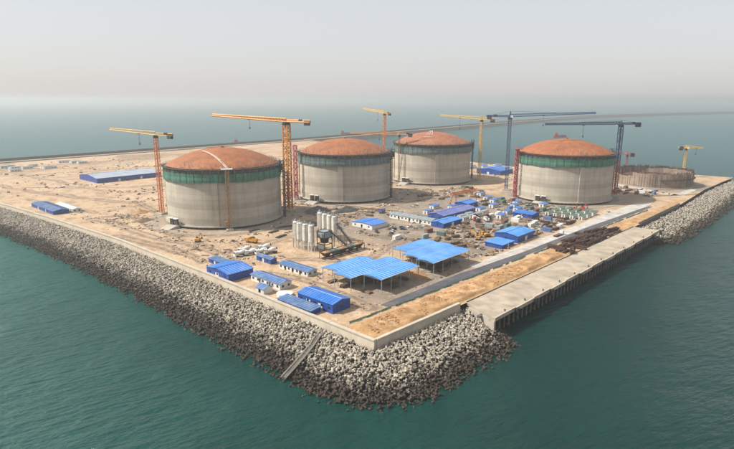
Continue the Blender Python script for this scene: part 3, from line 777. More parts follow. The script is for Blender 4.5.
M_amber = mat('crane_amber', (0.66, 0.29, 0.05), 0.15, 0.3, 0.5, dirt_amt=0.15)
def tower_crane(loc, H, az, L, CL, label, m_mast, m_jib, mw=2.3, bar=0.34, apex=6.0, rise=0.0, low=None, hook=0.55, hook_drop=18, m_head=None):
    root = thing('tower_crane', label, 'crane', (loc[0], loc[1], 0), math.radians(az), 'tower cranes around the tanks')
    m_head = m_head or m_jib
    MB().box((0, 0, 0.3), (mw*2.6, mw*2.6, 1.6)).build('footing', M_conc, root)
    if low:
        a = MB(); lattice_mast(a, mw, 1.1, H*low[0], bar); a.build('lower_mast', low[1], root)
        a = MB(); lattice_mast(a, mw, H*low[0], H-3, bar); a.build('upper_mast', m_mast, root)
    else:
        a = MB(); lattice_mast(a, mw, 1.1, H-3, bar); a.build('mast', m_mast, root)
    MB().cyl((0, 0, H-3), (0, 0, H-1.9), mw*0.75, mw*0.85, 12).cyl((0, 0, H-1.9), (0, 0, H-0.9), mw*0.7, None, 12).build('slewing_ring', M_dark, root)
    MB().box((1.6, -mw*0.75-0.2, H-0.4), (2.2, 1.5, 2.3)).build('operator_cab', M_white, root)
    MB().box((2.72, -mw*0.75-0.2, H-0.2), (0.06, 1.3, 1.5)).build('cab_window', M_glass, root)
    j = MB(); lattice_beam(j, 0.0, L, H-0.6, 1.9, 2.3, bar, 0.5, rise); j.build('jib', m_jib, root)
    k = MB(); lattice_beam(k, 0.0, -CL, H-0.6, 1.9, 1.3, bar, 1.0); k.box((-CL/2, 0, H-0.75), (CL, 1.7, 0.14)); k.build('counter_jib', m_jib, root)
    for i in range(3):
        MB().box((-CL+1.2+i*1.5, 0, H-1.3), (1.25, 2.3, 3.6)).build('counterweight', M_dark, root)
    MB().box((-CL*0.62, 0, H+0.5), (3.0, 1.6, 1.7)).build('winch_house', M_dark, root)
    if apex:
        a = MB()
        for y in (-0.9, 0.9):
            a.bar((-0.8, y, H-0.5), (0, 0, H+apex), bar); a.bar((1.0, y, H-0.5), (0, 0, H+apex), bar)
        for q in (0.35, 0.65): a.box((0.05, 0, H+apex*q), (1.4*(1-q), 1.5*(1-q), 0.2))
        a.build('apex_frame', m_head, root)
        MB().bar((0, 0, H+apex), (L*0.55, 0, H+1.5+rise*0.55), 0.16).build('tie_bar', m_head, root)
        MB().bar((0, 0, H+apex), (-CL*0.86, 0, H+0.5), 0.16).build('tie_bar', m_head, root)
    zt = H-1.0+rise*hook
    MB().box((L*hook, 0, zt), (2.0, 1.7, 0.7)).build('trolley', M_dark, root)
    hk = MB().box((L*hook, 0, zt-hook_drop), (0.9, 0.7, 1.5)); hk = hk.build('hook_block', M_dark, root)
    MB().bar((L*hook, 0.25, zt-hook_drop), (L*hook, 0.25, zt), 0.10).bar((L*hook, -0.25, zt-hook_drop), (L*hook, -0.25, zt), 0.10).build('hoist_rope', M_dark, hk)
    return root
tower_crane((60.8, 275.1), 61.3, 101, 55, 19, 'yellow tower crane on an orange mast by the tank with the dome ladder', M_orange, M_yellow, 2.4, 0.36, 0, 2.4, hook=0.35, hook_drop=8)
tower_crane((137.4, 214.7), 70.3, 105, 75, 22, 'tall orange yellow flat top tower crane standing between the first two tanks', M_amber, M_amber, 4.2, 0.85, 1.5, 3.6, low=(0.4, M_orange), hook=0.48, hook_drop=7, m_head=M_orange)
tower_crane((400, 340), 69.5, 70, 60, 15, 'orange tower crane rising behind the slate rimmed tanks', M_orange, M_yellow, 2.6, 0.42, 3.0, 4.5, hook=0.3, hook_drop=10)
tower_crane((385.9, 190.3), 65.9, 78, 65, 18, 'thin pale yellow tower crane beside the pale domed tank', M_yellow, M_yellow, 2.2, 0.34, 3.0, 2.6, hook=0.5, hook_drop=12)
tower_crane((344.8, 135), 71.0, 299, 76, 22, 'dark blue tower crane behind the orange domed tank', M_craneblue, M_craneblue, 2.8, 0.5, 4.5, 3.5, hook=0.4, hook_drop=9)
tower_crane((381, 45), 65.4, 145, 75, 20, 'dark blue tower crane with red lower mast by the orange domed tank', M_craneblue, M_craneblue, 3.0, 0.5, 3.0, 0.4, low=(0.5, M_cranered), hook=0.5, hook_drop=10)
tower_crane((562, 31), 33.5, 300, 17, 8, 'small yellow tower crane at the unfinished tank', M_yellow, M_yellow, 1.8, 0.34, 3.0, 0, hook=0.6, hook_drop=6)
tower_crane((520, 80), 26, 120, 22, 8, 'small red tower crane behind the unfinished tank', M_cranered, M_cranered, 1.6, 0.28, 2.5, 0, hook=0.6, hook_drop=5)

def hoist(loc, H, label, m, az=0.0, w=2.0, bar=0.32, platform=None, cars=1):
    root = thing('construction_hoist', label, 'hoist', (loc[0], loc[1], 0), az)
    MB().box((0, 0, 0.2), (w*2.2, w*2.2, 1.2)).build('footing', M_conc, root)
    a = MB(); lattice_mast(a, w, 0.8, H, bar, w*0.9); a.build('mast', m, root)
    for i in range(cars):
        MB().box((0, w*1.02+0.1, 5+i*9), (1.6, w*0.9, 2.8)).build('lift_car', m, root)
    for z in (H*0.3, H*0.6, H*0.88):
        MB().bar((0, 0, z), (3.2, 0, z), 0.3).build('wall_tie', m, root)
    if platform:
        MB().box((1.0, 0, H+0.15), (5.2, 7.5, 0.4)).build('landing', platform, root)
        r = MB()
        for y in (-3.6, 3.6):
            for x in (-1.4, 3.4): r.bar((x, y, H+0.3), (x, y, H+1.6), 0.15)
            r.bar((-1.4, y, H+1.5), (3.4, y, H+1.5), 0.12)
        r.build('guard_rail', platform, root)
    return root
def on_tank(k, ang, r): a = math.radians(ang); return (TANKS[k][0]+r*math.cos(a), TANKS[k][1]+r*math.sin(a)), a+PI
p, a = on_tank(0, 240, 45.2); hoist(p, 41.5, 'brown hoist mast with white landing on the front of the dome ladder tank', mat('mast_tan', (0.42, 0.25, 0.12), 0.2, 0.3, 0.6), a, 2.2, 0.36, M_white)
p, a = on_tank(1, 158, 47); hoist(p, 48, 'tall red lift tower standing against the second tank', M_red, a, 2.8, 0.42, None, 2)
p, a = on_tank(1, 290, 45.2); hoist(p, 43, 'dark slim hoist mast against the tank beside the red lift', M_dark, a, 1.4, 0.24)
p, a = on_tank(2, 168, 46); tower_crane(p, 51.5, 126, 52, 14, 'low amber tower crane hugging the wall of the pale domed tank', mat('mast_olive', (0.30, 0.17, 0.05), 0.2, 0.3, 0.6), M_amber, 1.8, 0.27, 2.0, 1.0, hook=0.4, hook_drop=5)
p, a = on_tank(3, 142, 45.5); hoist(p, 44, 'red hoist mast against the orange domed tank', M_red, a, 2.2, 0.42, M_red, 2)
p, a = on_tank(2, 318, 45.2); hoist(p, 41, 'thin dark hoist mast on the shaded side of the pale domed tank', M_dark, a, 1.3, 0.22)
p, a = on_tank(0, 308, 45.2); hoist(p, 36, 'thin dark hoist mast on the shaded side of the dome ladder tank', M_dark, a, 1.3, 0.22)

# ------------------------------------------------------------------ buildings
OCC = []
def occupy(x0, y0, x1, y1, pad=1.0): OCC.append((x0-pad, y0-pad, x1+pad, y1+pad))
def free(x, y, r):
    for a, b, c, d in OCC:
        if a-r < x < c+r and b-r < y < d+r: return False
    for cx, cy in TANKS:
        if math.hypot(x-cx, y-cy) < 48+r: return False
    return True
def shed(x, y, lx, ly, h, label, ridge='x', g=0.9, wall=None, roof=None, windows=0, doors=1, name='site_shed', seam=1.6, lean=False, cat='shed', over=0.45):
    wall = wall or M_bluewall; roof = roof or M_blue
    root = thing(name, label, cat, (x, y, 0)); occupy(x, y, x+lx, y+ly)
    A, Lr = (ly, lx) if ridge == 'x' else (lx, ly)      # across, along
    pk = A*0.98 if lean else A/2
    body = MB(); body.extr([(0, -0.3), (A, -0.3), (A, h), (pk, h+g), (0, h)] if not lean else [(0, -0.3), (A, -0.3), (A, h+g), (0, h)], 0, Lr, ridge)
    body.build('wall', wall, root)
    rf = MB(); t = 0.16
    zo = g/(A/2)*over if not lean else g/A*over
    if lean: prof = [(-over, h-zo+0.02), (A+over, h+g+zo+0.02), (A+over, h+g+zo+t), (-over, h-zo+t)]
    else: prof = [(-over, h-zo+0.02), (A/2, h+g+0.02), (A+over, h-zo+0.02), (A+over, h-zo+t), (A/2, h+g+t), (-over, h-zo+t)]
    rf.extr(prof, -over, Lr+over, ridge)
    n = int((Lr+2*over)/seam)
    for i in range(1, n):
        s = -over+i*(Lr+2*over)/n
        P = lambda u, z: (s, u, z) if ridge == 'x' else (u, s, z)
        if lean: rf.bar(P(-over, h-zo+t+0.03), P(A+over, h+g+zo+t+0.03), 0.12)
        else:
            rf.bar(P(-over, h-zo+t+0.03), P(A/2, h+g+t+0.03), 0.12); rf.bar(P(A/2, h+g+t+0.03), P(A+over, h-zo+t+0.03), 0.12)
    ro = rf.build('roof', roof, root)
    if not lean:
        cp = MB(); e0, e1 = -over, Lr+over; q = (A/2, h+g+t+0.05)
        cp.bar(((e0, q[0], q[1]) if ridge == 'x' else (q[0], e0, q[1])), ((e1, q[0], q[1]) if ridge == 'x' else (q[0], e1, q[1])), 0.3); cp.build('ridge_cap', roof, ro)
    # openings on the two faces towards -x and -y
    def opening(face, s, w, zc, hh, nm, m):
        if face == 'x': MB().box((-0.05, s, zc), (0.12, w, hh)).build(nm, m, root)
        else: MB().box((s, -0.05, zc), (w, 0.12, hh)).build(nm, m, root)
    for i in range(windows):
        if ly >= lx: opening('x', ly*(i+0.5)/windows, 1.3, h*0.55, 1.1, 'window', M_glass)
        else: opening('y', lx*(i+0.5)/windows, 1.3, h*0.55, 1.1, 'window', M_glass)
    if windows and windows > 3:
        k = max(1, windows//3)
        for i in range(k):
            if ly < lx: opening('x', ly*(i+0.5)/k, 1.2, h*0.55, 1.1, 'window', M_glass)
            else: opening('y', lx*(i+0.5)/k, 1.2, h*0.55, 1.1, 'window', M_glass)
    for i in range(doors):
        if ly >= lx: opening('x', ly*(i+0.95)/(doors+0.9)+0.3, 1.2 if h < 3.4 else 2.6, min(h*0.4, 1.35), min(h*0.8, 2.7), 'door', M_white if wall is M_bluewall else M_dark)
        else: opening('y', lx*(i+0.95)/(doors+0.9)+0.3, 1.2 if h < 3.4 else 2.6, min(h*0.4, 1.35), min(h*0.8, 2.7), 'door', M_white if wall is M_bluewall else M_dark)
    return root
shed(2.9, 97.8, 14.6, 19.4, 3.9, 'squat blue shed with pale door strip beside the western seawall', 'x', 1.2, windows=3, doors=1)
shed(14.7, 121.8, 4.4, 12.8, 2.3, 'tiny grey blue lean-to hut behind the squat seawall shed', 'y', 0.4, M_bluewall, M_bluegrey, 2, 1, lean=True)
shed(35.1, 106.2, 4.0, 12.8, 2.7, 'small dark blue cabin beside the parked mixer trucks', 'y', 0.4, M_bluewall, M_bluegrey, 2, 1)
shed(12.4, 70.1, 7.0, 22.5, 3.0, 'long white walled cabin with faded blue roof near the seawall', 'y', 0.9, M_white, M_bluegrey, 6, 2)
shed(3.6, 71.0, 5.3, 5.6, 2.6, 'little white hut with dark gable roof against the seawall', 'y', 1.2, M_white, M_bluegrey, 1, 1)
shed(34.3, 75.6, 6.6, 22.6, 2.6, 'low white cabin row with blue seamed roof west of the canopies', 'y', 0.6, M_white, M_bluegrey, 7, 3)
shed(8.9, 31.2, 10.4, 22, 4.2, 'big deep blue shed with small white windows near the seawall corner', 'y', 1.1, windows=5, doors=2)
shed(1.9, 36.9, 5.4, 21.8, 1.9, 'low flat blue lean-to roof along the foot of the seawall', 'y', 0.5, M_bluewall, M_bluegrey, 3, 1, lean=True)
shed(165.7, 29.4, 22, 16, 4.4, 'bright blue gabled shed beside the pale concrete road', 'x', 1.3, M_bluewall, M_skyblue, 4, 1)
shed(147.0, 29.6, 14.5, 11.5, 2.4, 'flat light blue lean-to beside the bright gabled shed', 'x', 0.4, M_bluewall, M_skyblue, 2, 1, lean=True)
shed(169.5, 98, 8.8, 38, 3.1, 'long white walled office row with grey roof and many windows', 'y', 0.8, M_white, M_greysheet, 11, 3)
shed(186.5, 99, 43.5, 14, 3.9, 'long shed with faded violet roof behind the white office row', 'x', 1.5, M_bluewall, M_violet, 7, 2)
shed(167.5, 86, 22.5, 10, 3.4, 'blue shed with bright blue roof end on to the white office row', 'x', 1.0, M_bluewall, M_skyblue, 4, 1)
shed(238, 111.5, 15.5, 12, 4.0, 'compact deep blue shed beside the orange gantry crane', 'x', 1.0, windows=3)
shed(238, 55.3, 12, 15.5, 3.0, 'dark blue shed among the green roofed cabins', 'y', 0.8, windows=3)
shed(131.5, 119.5, 16, 19, 3.0, 'blue roofed hut with white gable in the open yard by the silos', 'x', 0.8, M_white, M_blue, 3, 1)
shed(2.5, 333, 11.5, 50, 2.8, 'long grey blue roofed shed by the seawall far from the other sheds', 'y', 1.0, M_bluewall, M_bluegrey, 6, 2)
shed(16, 332, 7, 36, 2.5, 'long white sheeted cabin beside the remote grey blue shed', 'y', 0.7, M_white, M_white, 6, 2)
shed(92, 474, 71, 47, 5.0, 'very long low warehouse with pale blue grey roof behind the first tank', 'x', 2.6, M_bluewall, mat('pale_blue_sheet', (0.36, 0.42, 0.52), 0.2, 0.1, 0.6), 6, 2, seam=4, cat='warehouse', name='warehouse')
shed(434, 191, 30, 32, 5.0, 'blue roofed warehouse by the water between two tanks', 'x', 2.0, M_bluewall, M_blue, 4, 1, seam=3, cat='warehouse', name='warehouse')

# round white water tank by the little hut
wt = thing('water_tank', 'round low white water tank behind the flat blue lean-to', 'water tank', (9.4, 63, 0)); occupy(5, 58, 14, 67)
MB().lathe([(0.01, -0.2), (3.6, -0.2), (3.6, 1.3)], 28).build('shell', M_white, wt)
MB().lathe([(3.75, 1.25), (3.75, 1.38), (0.01, 1.9)], 28).build('lid', M_white, wt)

# ------------------------------------------------------------------ the two blue canopies
def canopy(bays, z, label, name='canopy'):
    x0 = min(b[0] for b in bays); y0 = min(b[2] for b in bays)
    root = thing(name, label, 'canopy', (x0, y0, 0))
    for (a, b, c, d) in bays:
        occupy(a, c, b, d)
        mb = MB(); k = 10; w = d-c; up = 0.6
        prof = [(c-y0+w*i/k, z+up*math.sin(PI*i/k)) for i in range(k+1)]
        full = prof+[(u, q-0.12) for u, q in reversed(prof)]
        mb.extr(full, a-x0, b-x0, 'x')
        n = int((b-a)/2.0)
        for i in range(1, n):
            s = a-x0+(b-a)*i/n
            for (u, q), (u2, q2) in zip(prof[:-1], prof[1:]): mb.bar((s, u, q+0.03), (s, u2, q2+0.03), 0.13)
        mb.build('roof_bay', M_skyblue, root)
        tr = MB(); nt_ = 5
        for i in range(nt_):
            s = a-x0+0.8+(b-a-1.6)*i/(nt_-1)
            tr.bar((s, c-y0, z-0.35), (s, d-y0, z-0.35), 0.2)
            for q in range(1, 6):
                u = c-y0+w*q/6; tr.bar((s, u, z-0.35), (s, u+(0.6 if q % 2 else -0.6), z+up*math.sin(PI*q/6)-0.15), 0.1)
        tr.build('roof_truss', M_white, root)
        for i in range(nt_):
            s = a-x0+0.8+(b-a-1.6)*i/(nt_-1)
            for u in (c-y0+0.25, d-y0-0.25):
                MB().bar((s, u, -0.3), (s, u, z), 0.24).build('column', M_greysheet, root)
        MB().bar((a-x0, c-y0, z-0.03), (b-x0, c-y0, z-0.03), 0.22).build('eaves_gutter', M_white, root)
    return root
canopy([(34.5, 61.5, 54.6, 65.6), (31.5, 70.0, 43.1, 54.4), (39.5, 68.5, 31.4, 42.9)], 7.2, 'open sided bright blue canopy beside the big deep blue shed')
canopy([(84.0, 112.0, 51.6, 62.6), (79.0, 112.5, 40.2, 51.4), (76.5, 110.5, 29.0, 40.0)], 7.2, 'open sided bright blue canopy next to the pale concrete road')

# ------------------------------------------------------------------ batching plant
def silo(label, group):
    root = thing('cement_silo', label, 'silo', (0, 0, 0), 0, group)
    MB().lathe([(0.25, 3.2), (1.75, 6.0), (1.75, 15.2), (1.2, 15.9), (0.01, 16.1)], 18).build('shell', M_silo, root)
    MB().lathe([(1.8, 15.1), (1.8, 15.25), (1.72, 15.25)], 18).build('top_ring', M_dark, root)
    MB().box((0.3, 0.2, 16.7), (0.9, 0.9, 1.3)).build('dust_filter', M_greysheet, root)
    lm = MB().bar((0, 0, -0.3), (0, 0, 6.4), 0.3).mesh('leg'); lm.materials.append(M_white)
    for i in range(4):
        t = PI/4+i*PI/2; put('leg', lm, None, root, (1.6*math.cos(t), 1.6*math.sin(t), 0))
    b = MB()
    for i in range(4):
        t = PI/4+i*PI/2; u = t+PI/2
        b.bar((1.6*math.cos(t), 1.6*math.sin(t), 0.6), (1.6*math.cos(u), 1.6*math.sin(u), 4.6), 0.16)
    b.build('leg_brace', M_white, root)
    ld = MB()
    for s in (-0.25, 0.25): ld.bar((-1.95, s, 0.3), (-1.95, s, 16.3), 0.09)
    ld.build('ladder', M_dark, root)
    g = MB()
    for i in range(12):
        t = i*PI/6; g.bar((1.7*math.cos(t), 1.7*math.sin(t), 15.3), (1.7*math.cos(t), 1.7*math.sin(t), 16.5), 0.09)
    g.build('top_rail', M_white, root)
    return root
s0 = silo('white cement silo on legs in the western row of the batching plant', 'silos of the western row')
spotsA = [(67.6, 123.8), (67.1, 119.3), (67.2, 114.4), (67.8, 109.9)]
spotsB = [(95.5, 132.7), (95.0, 127.4), (94.2, 122.2), (93.6, 117.2)]
for i, (x, y) in enumerate(spotsA):
    if i == 0: s0.location = (x, y, 0)
    else: dup(s0, (x, y, 0), 0.5*i)
for i, (x, y) in enumerate(spotsB):
    dup(s0, (x, y, 0), 0.7*i, 'white cement silo on legs in the eastern row of the batching plant', 'silos of the eastern row')
occupy(62, 104, 100, 138)
# mixing tower
mt = thing('mixing_tower', 'grey steel mixing tower between the two rows of silos', 'mixing tower', (76, 107.5, 0))
fr = MB()
for x in (-3, 3):
    for y in (-3.2, 3.2): fr.bar((x, y, -0.3), (x, y, 11.5), 0.35)
for z in (3.6, 7.4, 11.3):
    for x in (-3, 3): fr.bar((x, -3.2, z), (x, 3.2, z), 0.3)
    for y in (-3.2, 3.2): fr.bar((-3, y, z), (3, y, z), 0.3)
fr.build('frame', M_dark, mt)
MB().box((0, 0, 9.3), (5.4, 5.8, 3.6)).build('mixer_house', M_greysheet, mt)
MB().box((0, 0, 5.6), (3.2, 3.2, 3.2), 0, 1.25).build('hopper', M_dark, mt)
MB().box((-2.0, 0.4, 2.0), (1.8, 4.2, 2.6)).build('control_room', M_white, mt)
# conveyors
def conveyor(p, q, label, w=1.3):
    p = Vector(p); q = Vector(q); root = thing('conveyor', label, 'conveyor', (p.x, p.y, 0)); d = q-p
    mb = MB(); sd = Vector((-d.y, d.x, 0)).normalized()*w/2; o = Vector((p.x, p.y, 0)); n = int(d.length/1.6)
    for s in (-1, 1):
        mb.bar(p+sd*s-o, q+sd*s-o, 0.2); mb.bar(p+sd*s-o+Vector((0, 0, 1.1)), q+sd*s-o+Vector((0, 0, 1.1)), 0.14)
        for i in range(n):
            a = p.lerp(q, i/n)+sd*s-o; b = p.lerp(q, (i+1)/n)+sd*s-o; mb.bar(a, b+Vector((0, 0, 1.1)), 0.1)
    mb.build('truss', M_dark, root)
    bm_ = MB(); bm_.add([p-sd-o+Vector((0, 0, .35)), p+sd-o+Vector((0, 0, .35)), q+sd-o+Vector((0, 0, .35)), q-sd-o+Vector((0, 0, .35)), p-sd-o+Vector((0, 0, .15)), p+sd-o+Vector((0, 0, .15)), q+sd-o+Vector((0, 0, .15)), q-sd-o+Vector((0, 0, .15))],
            [(0, 1, 2, 3), (7, 6, 5, 4), (0, 4, 5, 1), (2, 6, 7, 3), (1, 5, 6, 2), (0, 3, 7, 4)]); bm_.build('belt', M_rubber, root)
    for t in (0.45, 0.8):
        a = p.lerp(q, t)-o
        for s in (-1, 1): MB().bar((a.x+sd.x*s*1.3, a.y+sd.y*s*1.3, -0.2), (a.x+sd.x*s, a.y+sd.y*s, a.z), 0.22).build('leg', M_dark, root)
    return root
conveyor((82.5, 91.0, 1.2), (78.5, 106.0, 11.0), 'steep dark conveyor climbing from the bins to the mixing tower')
conveyor((90, 97.5, 1.2), (92.0, 113.5, 11.5), 'second dark conveyor climbing to the eastern silos')
# aggregate bins
ab = thing('aggregate_bins', 'long row of dark aggregate bins in front of the silos', 'bins', (60.2, 92.8, 0)); occupy(59, 88, 95, 103)
for i in range(5):
    x = 3.2+6.5*i
    MB().add([(x-3, -2.4, 3.9), (x+3, -2.4, 3.9), (x+3, 2.4, 3.9), (x-3, 2.4, 3.9), (x-1.2, -0.9, 1.3), (x+1.2, -0.9, 1.3), (x+1.2, 0.9, 1.3), (x-1.2, 0.9, 1.3)],
             [(4, 5, 1, 0), (5, 6, 2, 1), (6, 7, 3, 2), (7, 4, 0, 3), (7, 6, 5, 4)]).build('bin', M_green if i % 2 else M_dark, ab)
    MB().add([(x-2.8, -2.2, 3.5), (x+2.8, -2.2, 3.5), (x+2.8, 2.2, 3.5), (x-2.8, 2.2, 3.5), (x, 0, 4.5)], [(0, 1, 4), (1, 2, 4), (2, 3, 4), (3, 0, 4)]).build('gravel_heap', M_gravel if i % 2 else M_sandpile, ab)
    for sx in (-2.9, 2.9):
        for sy in (-2.3, 2.3): MB().bar((x+sx, sy, -0.3), (x+sx, sy, 3.9), 0.26).build('post', M_dark, ab)
MB().box((16, 0, 0.7), (32, 1.1, 0.5)).build('collecting_belt', M_rubber, ab)

# stockpiles
def heap(x, y, rx, ry, h, label, m, seed, cat='stockpile', name='stockpile', rz=0.0):
    mb = MB(); rs = np.random.RandomState(seed); nr, na = 12, 36; vs = []; fs = []
    for i in range(nr+1):
        for j in range(na):
            t = 2*PI*j/na; r = i/nr
            wob = 1+0.10*math.sin(3*t+seed)+0.07*math.sin(5*t+seed*2)
            xx = rx*r*wob*math.cos(t); yy = ry*r*wob*math.sin(t)
            prof = (1-r)**0.9 if r < 1 else 0
            z = h*prof*(1-0.25*rs.rand()*(r < 0.95))+0.02 - (0.4 if i == nr else 0)
            if i == 0: z = h*0.93
            vs.append((xx, yy, z))
    for i in range(nr):
        for j in range(na): fs.append((i*na+j, i*na+(j+1) % na, (i+1)*na+(j+1) % na, (i+1)*na+j)[::-1])
    o = mb.add(vs, fs).build(name, m, None, (x, y, 0), rz, smooth=True)
    return tag(o, label, cat)
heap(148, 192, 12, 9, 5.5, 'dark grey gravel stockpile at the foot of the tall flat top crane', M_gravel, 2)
heap(166, 178, 14, 7, 4.2, 'dark tarpaulin covered heap in front of the tank beside the red lift', M_tarp, 5)
heap(128, 168, 9, 6, 3.0, 'light gravel heap behind the silos', M_gravelroad, 6)
heap(73.8, 38, 0.1+4.2, 9.5, 1.3, 'orange sand heap between the two blue canopies', M_sandpile, 8)
heap(118.5, 44, 4.5, 9, 1.8, 'brown earth heap beside the road end of the canopy', M_brown, 12)
heap(52, 292, 7, 5, 2.6, 'rough earth heap beside the yellow crane on its orange mast', M_sandpile, 13)
heap(40, 262, 8, 5, 2.2, 'rough earth heap on the open ground before the first tank', M_brown, 14)
heap(452, 215 - 45, 16, 9, 4.5, 'pale sand heap near the warehouse by the water', M_gravelroad, 15)

# ------------------------------------------------------------------ gantry crane
gc = thing('gantry_crane', 'orange gantry crane with long girder in the storage yard', 'gantry crane', (244, 129.5, 0), math.radians(-5)); occupy(242, 124, 275, 135)
g = MB(); lattice_beam(g, -2, 33, 8.6, 1.8, 2.0, 0.4, 1.0); g.build('girder', M_orange, gc)
for x in (1.5, 28):
    a = MB()
    for y in (-4, 4): a.bar((x, y, 0.4), (x, y*0.2, 9), 0.5)
    a.bar((x, -4, 0.6), (x, 4, 0.6), 0.5); a.bar((x, -2.4, 4.5), (x, 2.4, 4.5), 0.3); a.build('end_leg', M_orange, gc)
    for y in (-4, 4): MB().box((x, y, 0.3), (1.4, 0.7, 0.9)).build('bogie', M_dark, gc)
MB().box((18, 0, 8.2), (2.2, 2.4, 1.0)).build('trolley', M_orange, gc)
MB().box((27, -1.6, 7.2), (1.8, 1.5, 2.0)).build('cab', M_white, gc)

# ------------------------------------------------------------------ vehicles
WHEEL = MB().cyl((0, -0.18, 0), (0, 0.18, 0), 0.5, None, 12).mesh('wheel'); WHEEL.materials.append(M_rubber)
def wheels(root, xs, y):
    for x in xs:
        for s in (-1, 1): put('wheel', WHEEL, None, root, (x, s*y, 0.5))
def cab(root, x, m):
    MB().add([(x, -1.2, 0.7), (x+2.1, -1.2, 0.7), (x+2.1, 1.2, 0.7), (x, 1.2, 0.7), (x, -1.2, 3.0), (x+1.75, -1.15, 3.0), (x+1.75, 1.15, 3.0), (x, 1.2, 3.0), (x+2.1, -1.2, 1.8), (x+2.1, 1.2, 1.8)],
             [(3, 2, 1, 0), (4, 5, 6, 7), (0, 1, 8, 5, 4), (2, 3, 7, 6, 9), (1, 2, 9, 8), (8, 9, 6, 5), (3, 0, 4, 7)]).build('cab', m, root)
    MB().add([(x+2.11, -1.0, 1.9), (x+2.11, 1.0, 1.9), (x+1.83, 0.98, 2.85), (x+1.83, -0.98, 2.85)], [(0, 1, 2, 3)]).build('windscreen', M_glass, root)
def chassis(root, L): MB().box((L/2, 0, 0.85), (L, 0.9, 0.3)).build('chassis', M_dark, root)
def mixer(x, y, rz, label, m, group=None):
    r = thing('mixer_truck', label, 'truck', (x, y, 0), rz, group); occupy(x-5, y-5, x+5, y+5, 0)
    chassis(r, 8.2); cab(r, 6.2, m); wheels(r, (1.0, 2.3, 6.9), 1.05)
    prof = [(0.01, 0), (0.75, 0.0), (1.25, 1.6), (1.3, 3.0), (0.6, 5.0), (0.01, 5.1)]
    d = MB().lathe(prof, 14); vs = []
    for (a, b, c) in d.v: vs.append((0.7+c*0.97-a*0.17+0.2, b, 2.3-c*0.17*0.6+a*0.97+0.35))
    d.v = vs; d.build('drum', M_white, r)
    MB().box((0.4, 0, 2.9), (0.7, 1.0, 1.2), 0, 0.6).build('chute', M_dark, r)
    return r
def dump(x, y, rz, label, mc, mb_, group=None):
    r = thing('dump_truck', label, 'truck', (x, y, 0), rz, group); occupy(x-5, y-5, x+5, y+5, 0)
    chassis(r, 8.0); cab(r, 6.0, mc); wheels(r, (1.0, 2.3, 6.8), 1.05)
    b = MB()
    b.box((2.8, 0, 1.2), (5.6, 2.4, 0.15)); b.box((2.8, -1.2, 1.9), (5.6, 0.1, 1.5)); b.box((2.8, 1.2, 1.9), (5.6, 0.1, 1.5)); b.box((0, 0, 1.9), (0.1, 2.3, 1.5)); b.box((5.6, 0, 2.1), (0.1, 2.3, 1.9))
    b.build('tipper_body', mb_, r); return r
def flatbed(x, y, rz, label, mc, group=None):
    r = thing('flatbed_truck', label, 'truck', (x, y, 0), rz, group); occupy(x-6, y-6, x+6, y+6, 0)
    chassis(r, 10.5); cab(r, 8.6, mc); wheels(r, (1.0, 2.3, 3.6, 9.3), 1.05)
    MB().box((4.0, 0, 1.15), (8.4, 2.4, 0.22)).build('load_bed', M_brown, r); return r
def car(x, y, rz, label, m, group=None):
    r = thing('parked_car', label, 'car', (x, y, 0), rz, group); occupy(x-2.5, y-2.5, x+2.5, y+2.5, 0)
    MB().extr([(-2.2, 0.35), (2.2, 0.35), (2.25, 0.8), (1.3, 0.95), (-2.1, 1.0), (-2.25, 0.8)], -0.85, 0.85, 'y').build('body', m, r)
    MB().extr([(-1.7, 0.98), (1.2, 0.95), (0.55, 1.48), (-1.2, 1.5)], -0.74, 0.74, 'y').build('cabin', M_glass, r)
    MB().box((-0.3, 0, 1.5), (1.6, 1.36, 0.06)).build('roof_panel', m, r)
    for xx in (-1.35, 1.35):
        for s in (-0.8, 0.8): put('wheel', WHEEL, None, r, (xx, s, 0.33)).scale = (0.66, 0.55, 0.66)
    return r
def excavator(x, y, rz, label, m, group=None):
    r = thing('excavator', label, 'excavator', (x, y, 0), rz, group); occupy(x-5, y-5, x+5, y+5, 0)
    for s in (-1.1, 1.1): MB().extr([(-2.0, 0.2), (-1.7, -0.02), (1.7, -0.02), (2.0, 0.2), (2.0, 0.75), (1.7, 0.95), (-1.7, 0.95), (-2.0, 0.75)], s-0.3, s+0.3, 'y').build('track', M_rubber, r)
    MB().cyl((0, 0, 0.8), (0, 0, 1.15), 0.8, None, 12).build('turntable', M_dark, r)
    MB().box((-0.5, 0, 1.8), (3.6, 2.5, 1.3)).build('house', m, r)
    MB().box((0.75, 0.7, 2.5), (1.4, 1.0, 1.6)).build('cab', M_glass, r)
    MB().box((0.9, -0.3, 1.9), (0.6, 0.6, 0.8)).bar((1.0, -0.3, 1.9), (3.4, -0.3, 4.6), 0.5).bar((3.4, -0.3, 4.6), (5.6, -0.3, 4.0), 0.45).build('boom', m, r)
    MB().bar((5.6, -0.3, 4.2), (6.2, -0.3, 1.4), 0.4).build('arm', m, r)
    MB().extr([(5.6, 0.5), (6.6, 0.6), (6.5, 1.5), (6.0, 1.5)], -0.9, 0.3, 'y').build('bucket', M_dark, r)
    return r
